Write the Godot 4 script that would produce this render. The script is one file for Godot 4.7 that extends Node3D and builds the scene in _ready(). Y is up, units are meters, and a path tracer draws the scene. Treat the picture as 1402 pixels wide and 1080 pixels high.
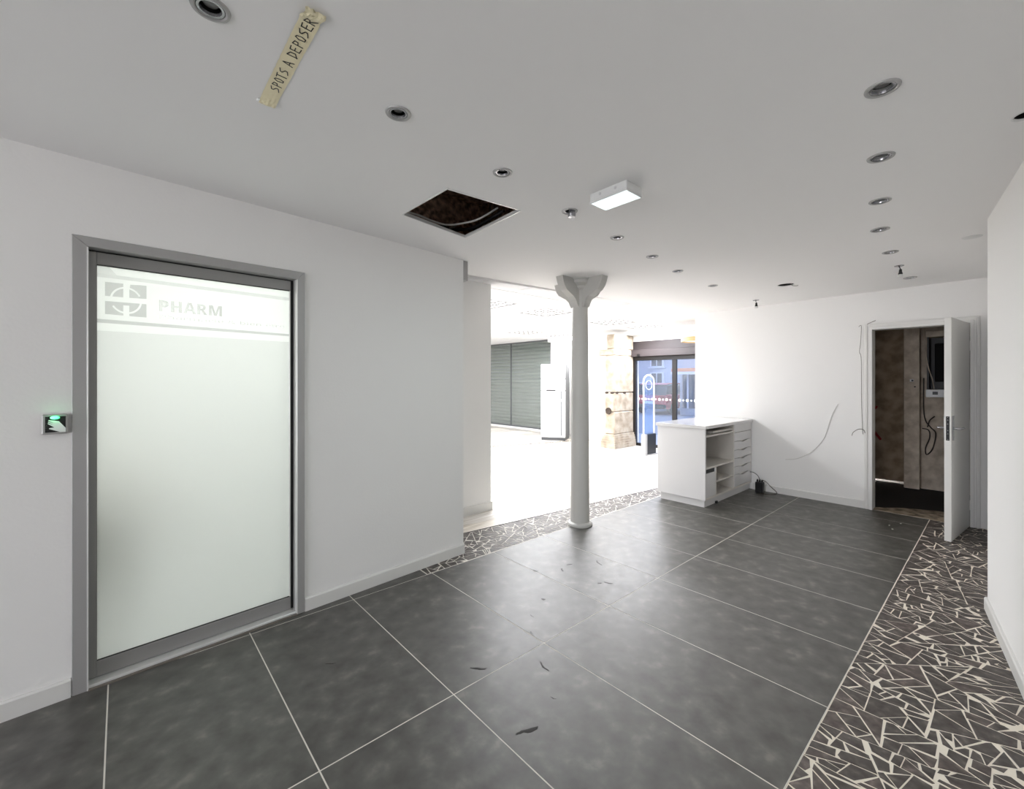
extends Node3D
# An emptied pharmacy: dark slate-tiled back room, open to a bright shop with a wooden floor.
# The building has its own axes: u runs along the tile rows (away, to the right), v across them
# (to the right, towards the camera). A node turned by TURN about y has x = u and z = v.

const TURN := 0.7355
const ORIGIN := Vector3(-0.308, 0.0, -2.067)
const WALL_TURN := 0.07117          # the left wall runs a little askew of the tiles
var mats := {}
var taken := {}
var rng := RandomNumberGenerator.new()

func at(u: float, v: float, y := 0.0) -> Vector3:
	return ORIGIN + Basis(Vector3.UP, TURN) * Vector3(u, y, v)

func ceil_y(u: float, v: float) -> float:   # the plaster ceiling falls slightly towards the shop
	return 2.526 - 0.01107 * u + 0.01223 * v

# ---------------------------------------------------------------- mesh builder
class M:
	var p := PackedVector3Array()
	var n := PackedVector3Array()
	var t := PackedVector2Array()
	var org := Vector3.ZERO
	var xf := Transform3D()
	var shift := Vector2.ZERO
	func _init(o := Vector3.ZERO) -> void:
		org = o
	func put(a: Vector3, na: Vector3) -> void:
		p.append(a); n.append(na)
		var m := na.abs()
		var q := Vector2(a.x, a.z)
		if m.x > m.y and m.x > m.z: q = Vector2(a.z, a.y)
		elif m.z > m.y: q = Vector2(a.x, a.y)
		t.append(q + shift)
	func tri3(a: Vector3, b: Vector3, c: Vector3, na: Vector3, nb: Vector3, nc: Vector3) -> void:
		a = xf * (a - org); b = xf * (b - org); c = xf * (c - org)
		na = (xf.basis * na).normalized(); nb = (xf.basis * nb).normalized(); nc = (xf.basis * nc).normalized()
		if (b - a).cross(c - a).dot(na + nb + nc) > 0.0:
			put(a, na); put(c, nc); put(b, nb)
		else:
			put(a, na); put(b, nb); put(c, nc)
	func tri(a: Vector3, b: Vector3, c: Vector3, m: Vector3) -> void:
		tri3(a, b, c, m, m, m)
	func quad(a: Vector3, b: Vector3, c: Vector3, d: Vector3, m: Vector3) -> void:
		tri(a, b, c, m); tri(a, c, d, m)
	func box(lo: Vector3, hi: Vector3, ch := 0.0) -> M:
		var c := (lo + hi) / 2.0
		var h := (hi - lo).abs() / 2.0
		ch = minf(ch, minf(h.x, minf(h.y, h.z)) * 0.9)
		for ax in 3:
			var b1 := (ax + 1) % 3
			var b2 := (ax + 2) % 3
			for s in [-1.0, 1.0]:
				var m := Vector3.ZERO
				m[ax] = s
				var k := []
				for e in [[-1, -1], [1, -1], [1, 1], [-1, 1]]:
					var q := Vector3.ZERO
					q[ax] = s * h[ax]; q[b1] = e[0] * (h[b1] - ch); q[b2] = e[1] * (h[b2] - ch)
					k.append(c + q)
				quad(k[0], k[1], k[2], k[3], m)
				if ch > 0.0:
					for s2 in [-1.0, 1.0]:   # the edge between face ax and face b1
						var m2 := m
						m2[b1] = s2
						var e1 := Vector3.ZERO
						e1[ax] = s * h[ax]; e1[b1] = s2 * (h[b1] - ch)
						var e2 := Vector3.ZERO
						e2[ax] = s * (h[ax] - ch); e2[b1] = s2 * h[b1]
						var w := Vector3.ZERO
						w[b2] = h[b2] - ch
						quad(c + e1 - w, c + e1 + w, c + e2 + w, c + e2 - w, m2.normalized())
		if ch > 0.0:
			for sx in [-1.0, 1.0]:
				for sy in [-1.0, 1.0]:
					for sz in [-1.0, 1.0]:
						var s3 := Vector3(sx, sy, sz)
						tri(c + s3 * Vector3(h.x, h.y - ch, h.z - ch), c + s3 * Vector3(h.x - ch, h.y, h.z - ch), c + s3 * Vector3(h.x - ch, h.y - ch, h.z), s3.normalized())
		return self
	static func inset(poly: PackedVector2Array, d: float) -> PackedVector2Array:
		var out := PackedVector2Array()
		var k := poly.size()
		var area := 0.0
		for i in k:
			area += poly[i].cross(poly[(i + 1) % k])
		var s := 1.0 if area > 0.0 else -1.0
		for i in k:
			var e1 := (poly[i] - poly[(i + k - 1) % k]).normalized()
			var e2 := (poly[(i + 1) % k] - poly[i]).normalized()
			var n1 := Vector2(-e1.y, e1.x) * s
			var n2 := Vector2(-e2.y, e2.x) * s
			var b := (n1 + n2)
			if b.length() < 0.2:
				out.append(poly[i]); continue
			b = b.normalized()
			out.append(poly[i] + b * minf(d / maxf(b.dot(n1), 0.3), d * 3.0))
		return out
	func prism(poly: PackedVector2Array, y0: float, y1: float, ch := 0.0, under := false) -> M:
		if poly.size() < 3: return self
		var top := inset(poly, ch) if ch > 0.0 else poly
		var ids := Geometry2D.triangulate_polygon(top)
		if ids.is_empty():
			top = poly
			ids = Geometry2D.triangulate_polygon(top)
		for i in range(0, ids.size(), 3):
			tri(V(top[ids[i]], y1), V(top[ids[i + 1]], y1), V(top[ids[i + 2]], y1), Vector3.UP)
		if under:
			ids = Geometry2D.triangulate_polygon(poly)
			for i in range(0, ids.size(), 3):
				tri(V(poly[ids[i]], y0), V(poly[ids[i + 1]], y0), V(poly[ids[i + 2]], y0), Vector3.DOWN)
		var k := poly.size()
		var area := 0.0
		for i in k:
			area += poly[i].cross(poly[(i + 1) % k])
		var s := 1.0 if area > 0.0 else -1.0
		for i in k:
			var j := (i + 1) % k
			var e := (poly[j] - poly[i]).normalized()
			var o := Vector3(e.y * s, 0, -e.x * s)
			var ym := y1 - ch
			quad(V(poly[i], y0), V(poly[j], y0), V(poly[j], ym), V(poly[i], ym), o)
			if ch > 0.0:
				quad(V(poly[i], ym), V(poly[j], ym), V(top[j], y1), V(top[i], y1), (o + Vector3.UP).normalized())
		return self
	static func V(q: Vector2, y: float) -> Vector3:
		return Vector3(q.x, y, q.y)
	func lathe(prof: Array, c := Vector3.ZERO, seg := 32) -> M:   # prof: [[radius, y], ...]
		for i in prof.size() - 1:
			var a := Vector2(prof[i][0], prof[i][1])
			var b := Vector2(prof[i + 1][0], prof[i + 1][1])
			var d := (b - a).normalized()
			var nn := Vector2(d.y, -d.x)
			for k in seg:
				var f0 := TAU * k / seg
				var f1 := TAU * (k + 1) / seg
				var d0 := Vector3(cos(f0), 0, sin(f0))
				var d1 := Vector3(cos(f1), 0, sin(f1))
				var n0 := d0 * nn.x + Vector3.UP * nn.y
				var n1 := d1 * nn.x + Vector3.UP * nn.y
				var pa0 := c + d0 * a.x + Vector3.UP * a.y
				var pa1 := c + d1 * a.x + Vector3.UP * a.y
				var pb0 := c + d0 * b.x + Vector3.UP * b.y
				var pb1 := c + d1 * b.x + Vector3.UP * b.y
				if a.x > 0.00001: tri3(pa0, pa1, pb1, n0, n1, n1)
				if b.x > 0.00001: tri3(pa0, pb1, pb0, n0, n1, n0)
		return self
	func tube(pts: Array, r: float, seg := 8, smooth := true) -> M:
		var c := Curve3D.new()
		for i in pts.size():
			var a: Vector3 = pts[maxi(i - 1, 0)]
			var b: Vector3 = pts[mini(i + 1, pts.size() - 1)]
			var h := (b - a) / 6.0 if smooth else Vector3.ZERO
			c.add_point(pts[i], -h, h)
		c.bake_interval = maxf(r * 3.0, 0.012)
		var q := c.get_baked_points() if smooth else PackedVector3Array(pts)
		var side := Vector3.ZERO
		var rings := []
		for i in q.size():
			var d := (q[mini(i + 1, q.size() - 1)] - q[maxi(i - 1, 0)]).normalized()
			if side == Vector3.ZERO:
				side = d.cross(Vector3.UP if absf(d.y) < 0.9 else Vector3.RIGHT).normalized()
			side = (side - d * side.dot(d)).normalized()
			var o := d.cross(side)
			var ring := []
			for k in seg:
				var f := TAU * k / seg
				ring.append(side * cos(f) + o * sin(f))
			rings.append(ring)
		for i in q.size() - 1:
			for k in seg:
				var k2 := (k + 1) % seg
				var a0: Vector3 = rings[i][k]
				var a1: Vector3 = rings[i][k2]
				var b0: Vector3 = rings[i + 1][k]
				var b1: Vector3 = rings[i + 1][k2]
				tri3(q[i] + a0 * r, q[i] + a1 * r, q[i + 1] + b1 * r, a0, a1, b1)
				tri3(q[i] + a0 * r, q[i + 1] + b1 * r, q[i + 1] + b0 * r, a0, b1, b0)
		for e in [0, q.size() - 1]:
			var dn := (q[0] - q[1]).normalized() if e == 0 else (q[e] - q[e - 1]).normalized()
			for k in seg:
				tri(q[e], q[e] + rings[e][k] * r, q[e] + rings[e][(k + 1) % seg] * r, dn)
		return self
	func ball(c: Vector3, r: Vector3, seg := 14) -> M:
		for i in seg / 2:
			for k in seg:
				var q := []
				for e in [[0, 0], [0, 1], [1, 1], [1, 0]]:
					var la: float = PI * (i + e[0]) / (seg / 2) - PI / 2
					var lo: float = TAU * (k + e[1]) / seg
					q.append(Vector3(cos(la) * cos(lo), sin(la), cos(la) * sin(lo)))
				tri3(c + q[0] * r, c + q[1] * r, c + q[2] * r, q[0], q[1], q[2])
				tri3(c + q[0] * r, c + q[2] * r, c + q[3] * r, q[0], q[2], q[3])
		return self
	func mesh() -> ArrayMesh:
		var a := []
		a.resize(Mesh.ARRAY_MAX)
		a[Mesh.ARRAY_VERTEX] = p; a[Mesh.ARRAY_NORMAL] = n; a[Mesh.ARRAY_TEX_UV] = t
		var m := ArrayMesh.new()
		m.add_surface_from_arrays(Mesh.PRIMITIVE_TRIANGLES, a)
		return m

static func upright() -> Transform3D:   # lays a prism's (x, z) outline into (x, y), its height along +z
	return Transform3D(Basis(Vector3.RIGHT, Vector3(0, 0, 1), Vector3(0, 1, 0)), Vector3.ZERO)

func P2(a: Array) -> PackedVector2Array:
	var out := PackedVector2Array()
	for q in a: out.append(Vector2(q[0], q[1]))
	return out

# ---------------------------------------------------------------- objects
func numbered(called: String) -> String:
	taken[called] = taken.get(called, 0) + 1
	return called if taken[called] == 1 else "%s_%03d" % [called, taken[called] - 1]

func tag(o: Node, label: String, category: String, group := "", kind := "") -> void:
	if label: o.set_meta("label", label)
	if category: o.set_meta("category", category)
	if group: o.set_meta("group", group)
	if kind: o.set_meta("kind", kind)

func thing(called: String, label: String, category: String, pos := Vector3.ZERO, turn := TURN, group := "", kind := "") -> Node3D:
	var o := Node3D.new()
	o.name = numbered(called)
	add_child(o, true)
	o.position = pos
	o.rotation.y = turn
	tag(o, label, category, group, kind)
	return o

func part(called: String, m: Variant, mat: Material, parent: Node, pos := Vector3.ZERO, label := "") -> MeshInstance3D:
	var o := MeshInstance3D.new()
	o.name = called
	o.mesh = m.mesh() if m is M else m
	o.mesh.surface_set_material(0, mat) if o.mesh is ArrayMesh and o.mesh.surface_get_material(0) == null else o.set_surface_override_material(0, mat)
	o.position = pos
	parent.add_child(o, true)
	if label: o.set_meta("label", label)
	return o

func single(called: String, m: M, mat: Material, label: String, category: String, pos := Vector3.ZERO, turn := TURN, group := "", kind := "") -> MeshInstance3D:
	var o := part(numbered(called), m, mat, self, pos)
	o.rotation.y = turn
	tag(o, label, category, group, kind)
	return o

# ---------------------------------------------------------------- materials
func ramp_tex(seed_: int, freq: float, oct: int, stops: Array, side := 512, squeeze := Vector2.ONE, contrast := 1.6) -> ImageTexture:
	var f := FastNoiseLite.new()
	f.seed = seed_; f.frequency = freq; f.fractal_octaves = oct
	f.noise_type = FastNoiseLite.TYPE_SIMPLEX_SMOOTH
	var w := int(side * squeeze.x)
	var h := int(side * squeeze.y)
	var src := f.get_seamless_image(w, h, false, false, 0.25)
	src.convert(Image.FORMAT_L8)
	src.resize(side, side, Image.INTERPOLATE_CUBIC)
	var d := src.get_data()
	var lut := []
	for i in 256:
		var x := clampf((i / 255.0 - 0.5) * contrast + 0.5, 0.0, 1.0) * (stops.size() - 1)
		var k := mini(int(x), stops.size() - 2)
		var c: Color = stops[k].lerp(stops[k + 1], x - k)
		lut.append([int(c.r * 255), int(c.g * 255), int(c.b * 255)])
	var o := PackedByteArray()
	o.resize(side * side * 3)
	for i in side * side:
		var e: Array = lut[d[i]]
		o[i * 3] = e[0]; o[i * 3 + 1] = e[1]; o[i * 3 + 2] = e[2]
	return ImageTexture.create_from_image(Image.create_from_data(side, side, false, Image.FORMAT_RGB8, o))

func grey(v: float) -> Color: return Color(v, v, v)

func mat(called: String, c: Color, rough := 0.6, metal := 0.0, tex: Texture2D = null, scale := 1.0) -> StandardMaterial3D:
	var m := StandardMaterial3D.new()
	m.resource_name = called
	m.albedo_color = c; m.roughness = rough; m.metallic = metal
	if tex: m.albedo_texture = tex
	m.uv1_scale = Vector3(scale, scale, scale)
	mats[called] = m
	return m

func bump(m: StandardMaterial3D, tex: Texture2D, cm: float) -> StandardMaterial3D:
	m.heightmap_enabled = true; m.heightmap_texture = tex; m.heightmap_scale = cm
	return m

func glow(called: String, c: Color, e: float) -> StandardMaterial3D:
	var m := mat(called, Color(0.9, 0.9, 0.9), 0.5)
	m.emission_enabled = true; m.emission = c; m.emission_energy_multiplier = e
	return m

func pane_mat(called: String, c: Color, a: float) -> StandardMaterial3D:
	var m := mat(called, Color(c.r, c.g, c.b, a), 0.02)
	m.transparency = BaseMaterial3D.TRANSPARENCY_ALPHA
	return m

func film(called: String, c: Color, a: float) -> void:   # printed film that the light behind shines through
	var m := mat(called, Color(c.r, c.g, c.b, a), 0.35)
	m.transparency = BaseMaterial3D.TRANSPARENCY_ALPHA

func make_materials() -> void:
	var fine := ramp_tex(3, 0.09, 3, [grey(0.3), grey(0.7)], 512)
	bump(mat("plaster", Color(0.945, 0.94, 0.93), 0.75), fine, 0.05)
	bump(mat("ceiling", Color(0.955, 0.95, 0.945), 0.8), fine, 0.04)
	var slate := ramp_tex(11, 0.016, 6, [Color(0.185, 0.178, 0.165), Color(0.225, 0.22, 0.21), Color(0.25, 0.248, 0.238), Color(0.29, 0.288, 0.278), Color(0.37, 0.365, 0.35)], 512, Vector2.ONE, 1.25)
	var slate_rough := ramp_tex(21, 0.03, 5, [grey(0.40), grey(0.45)], 512)
	var m := mat("slate", Color(1.14, 1.13, 1.10), 1.0, 0.0, slate, 0.8)
	m.roughness_texture = slate_rough
	m.metallic_specular = 0.8
	var m2 := mat("shard", Color(1.22, 1.14, 1.12), 1.0, 0.0, slate, 2.0)
	m2.roughness_texture = ramp_tex(22, 0.02, 3, [grey(0.42), grey(0.6)], 256)
	var m2b := mat("shard_brown", Color(1.36, 1.24, 1.22), 1.0, 0.0, slate, 2.0)
	m2b.roughness_texture = m2.roughness_texture
	bump(mat("grout", Color(0.87, 0.855, 0.82), 0.85), fine, 0.08)
	bump(mat("mosaic_grout", Color(0.92, 0.885, 0.825), 0.85), fine, 0.12)
	var wood := ramp_tex(41, 0.02, 4, [Color(0.74, 0.71, 0.67), Color(0.84, 0.82, 0.79), Color(0.91, 0.895, 0.875)], 512, Vector2(0.12, 1.0), 1.8)
	var mw := mat("plank", Color.WHITE, 0.42, 0.0, wood, 1.0)
	mw.uv1_scale = Vector3(1.0, 2.2, 1.0)
	var mw2 := mat("plank_pale", Color(1.05, 1.04, 1.02), 0.42, 0.0, wood, 1.0)
	mw2.uv1_scale = Vector3(1.0, 2.6, 1.0)
	var mw3 := mat("plank_grey", Color(0.92, 0.92, 0.92), 0.42, 0.0, wood, 1.0)
	mw3.uv1_scale = Vector3(1.0, 1.9, 1.0)
	mat("gap", Color(0.45, 0.42, 0.38), 0.9)
	bump(mat("column_paint", Color(0.76, 0.755, 0.735), 0.5), ramp_tex(5, 0.03, 3, [grey(0.3), grey(0.7)], 256), 0.12)
	mat("aluminium", Color(0.68, 0.675, 0.67), 0.45, 0.25)
	mat("aluminium_dark", Color(0.60, 0.595, 0.585), 0.45, 0.25)
	mat("bright_edge", Color(0.88, 0.88, 0.87), 0.3, 0.35)
	mat("rubber", Color(0.03, 0.03, 0.032), 0.6)
	mat("black_plastic", Color(0.045, 0.045, 0.05), 0.4)
	var fr := mat("frosted_glass", Color(0.84, 0.875, 0.85), 0.22)
	fr.backlight_enabled = true; fr.backlight = Color(1.0, 1.0, 1.0)
	var ff := mat("frosted_film", Color(0.78, 0.81, 0.79), 0.3)
	ff.backlight_enabled = true; ff.backlight = Color(0.9, 0.93, 0.9)
	var fb := mat("clear_film", Color(0.92, 0.955, 0.935), 0.18)
	fb.backlight_enabled = true; fb.backlight = Color(1.0, 1.0, 1.0)
	film("film_grey", Color(0.55, 0.57, 0.565), 0.34)
	film("film_pale", Color(0.55, 0.60, 0.585), 0.20)
	film("film_main", Color(0.62, 0.66, 0.645), 0.15)
	mat("film_white", Color(0.97, 0.98, 0.97), 0.4)
	mat("white_gloss", Color(0.86, 0.855, 0.85), 0.16)
	mat("white_board", Color(0.83, 0.81, 0.78), 0.4)
	mat("white_paint", Color(0.88, 0.875, 0.86), 0.4)
	mat("white_plastic", Color(0.88, 0.88, 0.875), 0.35)
	mat("chrome", Color(0.66, 0.66, 0.67), 0.25, 0.8)
	mat("lamp_glass", Color(0.46, 0.455, 0.45), 0.2, 0.1)
	mat("dark_metal", Color(0.11, 0.105, 0.105), 0.45, 0.2)
	mat("hole_dark", Color(0.035, 0.032, 0.03), 0.9)  # near-black, paints in the dark of holes and recesses
	mat("void_brown", Color(0.86, 0.76, 0.68), 0.9, 0.0, ramp_tex(51, 0.03, 4, [Color(0.55, 0.5, 0.47), Color(1, 0.95, 0.92)], 256), 2.0)
	mat("scuff", Color(0.17, 0.155, 0.145), 0.7)
	mat("void_plain", Color(0.17, 0.155, 0.145), 0.9)
	mat("cable_white", Color(0.85, 0.84, 0.82), 0.5)
	mat("cable_grey", Color(0.42, 0.39, 0.36), 0.6)
	mat("cable_brown", Color(0.22, 0.18, 0.15), 0.6)
	mat("tape", Color(0.95, 0.91, 0.77), 0.6)
	mat("ink", Color(0.05, 0.045, 0.045), 0.6)
	mat("concrete_wall", Color(0.86, 0.81, 0.74), 0.9, 0.0, ramp_tex(61, 0.02, 4, [Color(0.82, 0.8, 0.78), Color(0.92, 0.91, 0.90), Color(1, 1, 1)], 256), 1.0)
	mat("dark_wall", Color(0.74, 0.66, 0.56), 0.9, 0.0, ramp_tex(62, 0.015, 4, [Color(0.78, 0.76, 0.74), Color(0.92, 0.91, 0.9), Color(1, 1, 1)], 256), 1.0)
	mat("concrete_floor", Color(0.66, 0.60, 0.52), 0.9, 0.0, ramp_tex(63, 0.03, 4, [Color(0.5, 0.48, 0.46), Color(0.85, 0.84, 0.82), Color(1, 1, 1)], 256), 1.0)
	mat("dark_screed", Color(0.10, 0.075, 0.06), 0.8)
	mat("red_paint", Color(0.62, 0.05, 0.06), 0.6)
	var stone := ramp_tex(71, 0.012, 5, [Color(0.54, 0.49, 0.425), Color(0.645, 0.60, 0.535), Color(0.71, 0.67, 0.62)], 256, Vector2.ONE, 1.1)
	bump(mat("stone", Color.WHITE, 0.9, 0.0, stone, 1.2), ramp_tex(72, 0.05, 5, [grey(0.2), grey(0.8)], 256), 0.15)
	mat("stone_dark", Color(0.23, 0.19, 0.16), 0.9)
	mat("shutter", Color(0.33, 0.365, 0.34), 0.5, 0.1)
	pane_mat("window_glass", Color(0.9, 0.95, 0.93), 0.03)
	mat("frame_black", Color(0.10, 0.09, 0.092), 0.4, 0.1)
	mat("header_brown", Color(0.22, 0.195, 0.20), 0.5)
	pane_mat("clear_glass", Color(0.75, 0.85, 1.0), 0.025)
	pane_mat("gate_glass", Color(0.55, 0.72, 1.0), 0.16)
	mat("tile_white", Color(0.85, 0.85, 0.85), 0.85)
	mat("grid_white", Color(0.80, 0.80, 0.80), 0.6)
	mat("grid_grey", Color(0.52, 0.52, 0.52), 0.6)
	glow("panel_glow", Color(1.0, 0.99, 0.97), 1.6)
	glow("emergency_glow", Color(0.90, 1.0, 1.0), 1.0)
	glow("green_glow", Color(0.1, 1.0, 0.55), 1.6)
	mat("wood_warm", Color(0.80, 0.66, 0.47), 0.5)
	mat("orange_cloth", Color(0.83, 0.47, 0.25), 0.7)
	mat("asphalt", Color(0.55, 0.56, 0.60), 0.9)
	mat("kerb", Color(0.70, 0.70, 0.72), 0.9)
	mat("facade_stone", Color(0.66, 0.67, 0.72), 0.9)
	mat("facade_trim", Color(0.80, 0.80, 0.83), 0.8)
	mat("window_dark", Color(0.10, 0.12, 0.17), 0.1)
	mat("store_dark", Color(0.16, 0.18, 0.25), 0.3)
	mat("car_red", Color(0.62, 0.07, 0.13), 0.25)
	mat("car_white", Color(0.85, 0.86, 0.88), 0.25)
	mat("car_glass", Color(0.08, 0.10, 0.14), 0.08)
	mat("tyre", Color(0.03, 0.03, 0.03), 0.8)
	mat("tail_lamp", Color(0.5, 0.02, 0.03), 0.2)
	mat("plate", Color(0.9, 0.9, 0.9), 0.4)
	mat("fridge_white", Color(0.89, 0.895, 0.90), 0.3)
	mat("grey_and_side_shade", Color(0.30, 0.31, 0.32), 0.45)

# ---------------------------------------------------------------- the script
func _ready() -> void:
	rng.seed = 77
	set_camera_and_light()
	make_materials()
	build_shell()
	build_floors()
	build_ceiling()
	build_shop_ceiling()
	build_glass_door()
	build_service_door()
	build_utility_room()
	build_shop_front()
	build_street()
	build_column()
	build_counter()
	build_fridge()
	build_stone_pillar()
	build_gate()
	build_ceiling_fittings()
	build_small_things()

func set_camera_and_light() -> void:
	var cam := Camera3D.new()
	cam.name = "camera"
	cam.projection = Camera3D.PROJECTION_FRUSTUM
	cam.near = 0.05; cam.far = 200.0
	cam.size = 0.05 * 1080.0 / 602.0          # focal length 602 px of a 1402x1080 frame
	cam.frustum_offset = Vector2(-10.0, -20.5) * 0.05 / 602.0   # the shifted lens keeps verticals upright
	add_child(cam)
	cam.position = Vector3(0, 1.48, 0)
	cam.current = true
	var sky_m := ProceduralSkyMaterial.new()
	sky_m.sky_top_color = Color(0.62, 0.74, 0.95)
	sky_m.sky_horizon_color = Color(0.86, 0.91, 1.0)
	sky_m.sky_energy_multiplier = 1.3
	sky_m.ground_bottom_color = Color(0.35, 0.36, 0.38)
	sky_m.ground_horizon_color = Color(0.7, 0.74, 0.8)
	var sky := Sky.new()
	sky.sky_material = sky_m
	var env := Environment.new()
	env.background_mode = Environment.BG_SKY
	env.sky = sky
	env.tonemap_mode = Environment.TONE_MAPPER_LINEAR
	env.tonemap_exposure = 1.25
	env.sdfgi_enabled = true; env.ssao_enabled = true; env.ssil_enabled = true
	var we := WorldEnvironment.new()
	we.name = "environment"
	we.environment = env
	add_child(we)

func area_light(called: String, pos: Vector3, size: Vector2, energy: float, c: Color, basis_: Basis, parent: Node = self) -> void:
	var l := AreaLight3D.new()
	l.name = called
	l.area_size = size
	l.light_energy = energy
	l.light_color = c
	l.shadow_enabled = true
	l.area_range = 20.0
	l.area_attenuation = 2.0
	parent.add_child(l, true)
	l.transform = Transform3D(basis_, pos)

# ---------------------------------------------------------------- room shell
func wall(called: String, label: String, a: Vector2, b: Vector2, thick: float, y1: float, mat_: Material, holes := [], y0 := 0.0) -> Node3D:
	# from a to b in (u, v); its body lies on the local -z side (thick > 0) or +z side (thick < 0)
	var d := b - a
	var o := single(called, wall_mesh(d.length(), thick, y0, y1, holes), mat_, label, "wall", at(a.x, a.y), TURN - atan2(d.y, d.x), "", "structure")
	return o

func wall_mesh(len_: float, thick: float, y0: float, y1: float, holes: Array) -> M:
	var m := M.new()
	var z0 := minf(0.0, -thick)
	var z1 := maxf(0.0, -thick)
	var x := 0.0
	for h in holes:   # [x0, x1, y0, y1] in order
		if h[0] > x: m.box(Vector3(x, y0, z0), Vector3(h[0], y1, z1))
		if h[2] > y0: m.box(Vector3(h[0], y0, z0), Vector3(h[1], h[2], z1))
		if h[3] < y1: m.box(Vector3(h[0], h[3], z0), Vector3(h[1], y1, z1))
		x = h[1]
	if x < len_: m.box(Vector3(x, y0, z0), Vector3(len_, y1, z1))
	return m

func build_shell() -> void:
	var pl: Material = mats.plaster
	# the left wall with the sliding glass door
	wall("wall_left", "long white plaster wall that holds the frosted sliding door", Vector2(-8.0, -0.7200), Vector2(1.005, -1.3624), 0.14, 2.7, pl, [[6.4684 + 0.2200, 6.4684 + 1.2550, 0.0, 2.155]])
	wall("wall_back", "white plaster wall behind the white counter with the open service door", Vector2(5.18, -1.36), Vector2(5.18, 1.80), 0.13, 2.75, pl, [[2.055, 2.90, 0.0, 2.085]])
	wall("wall_right", "white plaster wall at the right edge beside the mosaic floor", Vector2(2.979, 1.663), Vector2(-8.0, 3.233), 0.14, 2.7, pl)
	wall("wall_right_return", "white plaster return wall hidden behind the right wall", Vector2(2.985, 1.668), Vector2(5.3, 1.70), -0.14, 2.7, pl)
	wall("wall_rear", "unseen plaster wall behind the viewer with a wide opening to light the room", Vector2(-8.0, -0.9), Vector2(-8.0, 3.4), -0.2, 2.7, pl, [[0.3, 4.0, 0.08, 2.42]])
	wall("wall_niche", "white plaster pier seen just past the end of the left wall", Vector2(0.95, -2.19), Vector2(1.96, -2.19), 0.14, 2.7, pl)
	wall("wall_niche_side", "plaster wall closing the gap behind the left wall", Vector2(0.95, -1.36), Vector2(0.95, -2.3), 0.1, 2.7, pl)
	wall("wall_shop_near", "plaster wall of the shop behind the pier", Vector2(1.955, -2.25), Vector2(1.955, -10.4), 0.14, 2.7, pl)
	wall("wall_shop_left", "plaster wall at the far left end of the shop", Vector2(1.8, -10.3), Vector2(7.6, -10.3), 0.14, 2.7, pl)
	wall("wall_shop_right", "plaster wall on the right of the shop behind the counter wall", Vector2(5.25, -1.38), Vector2(7.6, -1.38), -0.14, 2.75, pl)
	wall("wall_facade", "white street wall of the shop with the shutters and glass entrance", Vector2(7.41, -10.4), Vector2(7.41, -1.3), 0.28, 2.9, pl, [[0.55, 3.93, 0.10, 2.58], [6.47, 8.55, 0.0, 2.33]])
	# the roof over everything, closed so that no sky light enters the void
	var roof := M.new().box(Vector3(-8.3, 2.95, -10.6), Vector3(7.75, 3.1, 3.6))
	single("ceiling_slab", roof, mats.void_brown, "dark concrete slab above the ceiling void", "ceiling", at(0, 0), TURN, "", "structure")
	var up := M.new()
	up.box(Vector3(-8.25, 2.7, -10.5), Vector3(-8.0, 2.95, 3.5)); up.box(Vector3(-8.0, 2.7, 3.3), Vector3(7.7, 2.95, 3.5))
	up.box(Vector3(-8.0, 2.7, -10.5), Vector3(7.7, 2.95, -10.35)); up.box(Vector3(7.45, 2.7, -10.5), Vector3(7.7, 2.95, 3.5))
	single("unseen_void_wall", up, mats.void_plain, "unseen masonry closing the ceiling void all round against sky light", "wall", at(0, 0), TURN, "", "structure")
	# skirting boards
	var base := func(called: String, label: String, a: Vector2, b: Vector2, side: float, h: float) -> void:
		var d: Vector2 = b - a
		var prof := P2([[0, 0], [0.016 * side, 0], [0.016 * side, h - 0.008], [0.010 * side, h], [0, h]])
		var m := M.new()
		m.xf = Transform3D(Basis(Vector3(0, 0, 1), Vector3(1, 0, 0), Vector3(0, 1, 0)), Vector3.ZERO)
		m.prism(prof, 0.0, d.length(), 0.0, true)
		single(called, m, mats.white_paint, label, "skirting board", at(a.x, a.y), TURN - atan2(d.y, d.x), "", "structure")
	var lw := func(t: float) -> Vector2: return Vector2(-1.548, -1.18) + Vector2(0.99747, -0.07111) * t
	base.call("baseboard_left", "white skirting board left of the frosted sliding door", lw.call(-1.6), lw.call(0.2150), 1.0, 0.085)
	base.call("baseboard_left_end", "white skirting board between the frosted door and the shop opening", lw.call(1.2600), lw.call(2.5605), 1.0, 0.085)
	base.call("baseboard_back", "white skirting board between the counter and the service door", Vector2(5.18, -0.55), Vector2(5.18, 0.652), 1.0, 0.088)
	base.call("baseboard_right", "white skirting board along the right wall", Vector2(2.979, 1.663), Vector2(-3.1, 2.532), 1.0, 0.078)
	base.call("baseboard_niche", "white skirting board at the foot of the pier", Vector2(0.97, -2.19), Vector2(1.975, -2.19), 1.0, 0.095)
	base.call("baseboard_facade", "white skirting board below the wall between fridge and stone pillar", Vector2(7.41, -6.4), Vector2(7.41, -4.4), 1.0, 0.08)
	# unseen rear window, placed behind the viewer to light the room
	var w := thing("window_2", "unseen wide glazed front behind the viewer, placed to light the room", "window", at(-8.1, 1.25), TURN, "", "structure")
	var fm := M.new()
	for z in [-1.85, -0.617, 0.617, 1.85]: fm.box(Vector3(-0.03, 0.08, z - 0.03), Vector3(0.03, 2.42, z + 0.03), 0.004)
	for y in [0.08, 2.36]: fm.box(Vector3(-0.029, y, -1.85), Vector3(0.029, y + 0.06, 1.85), 0.004)
	part("window_frame", fm, mats.aluminium, w)
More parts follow.
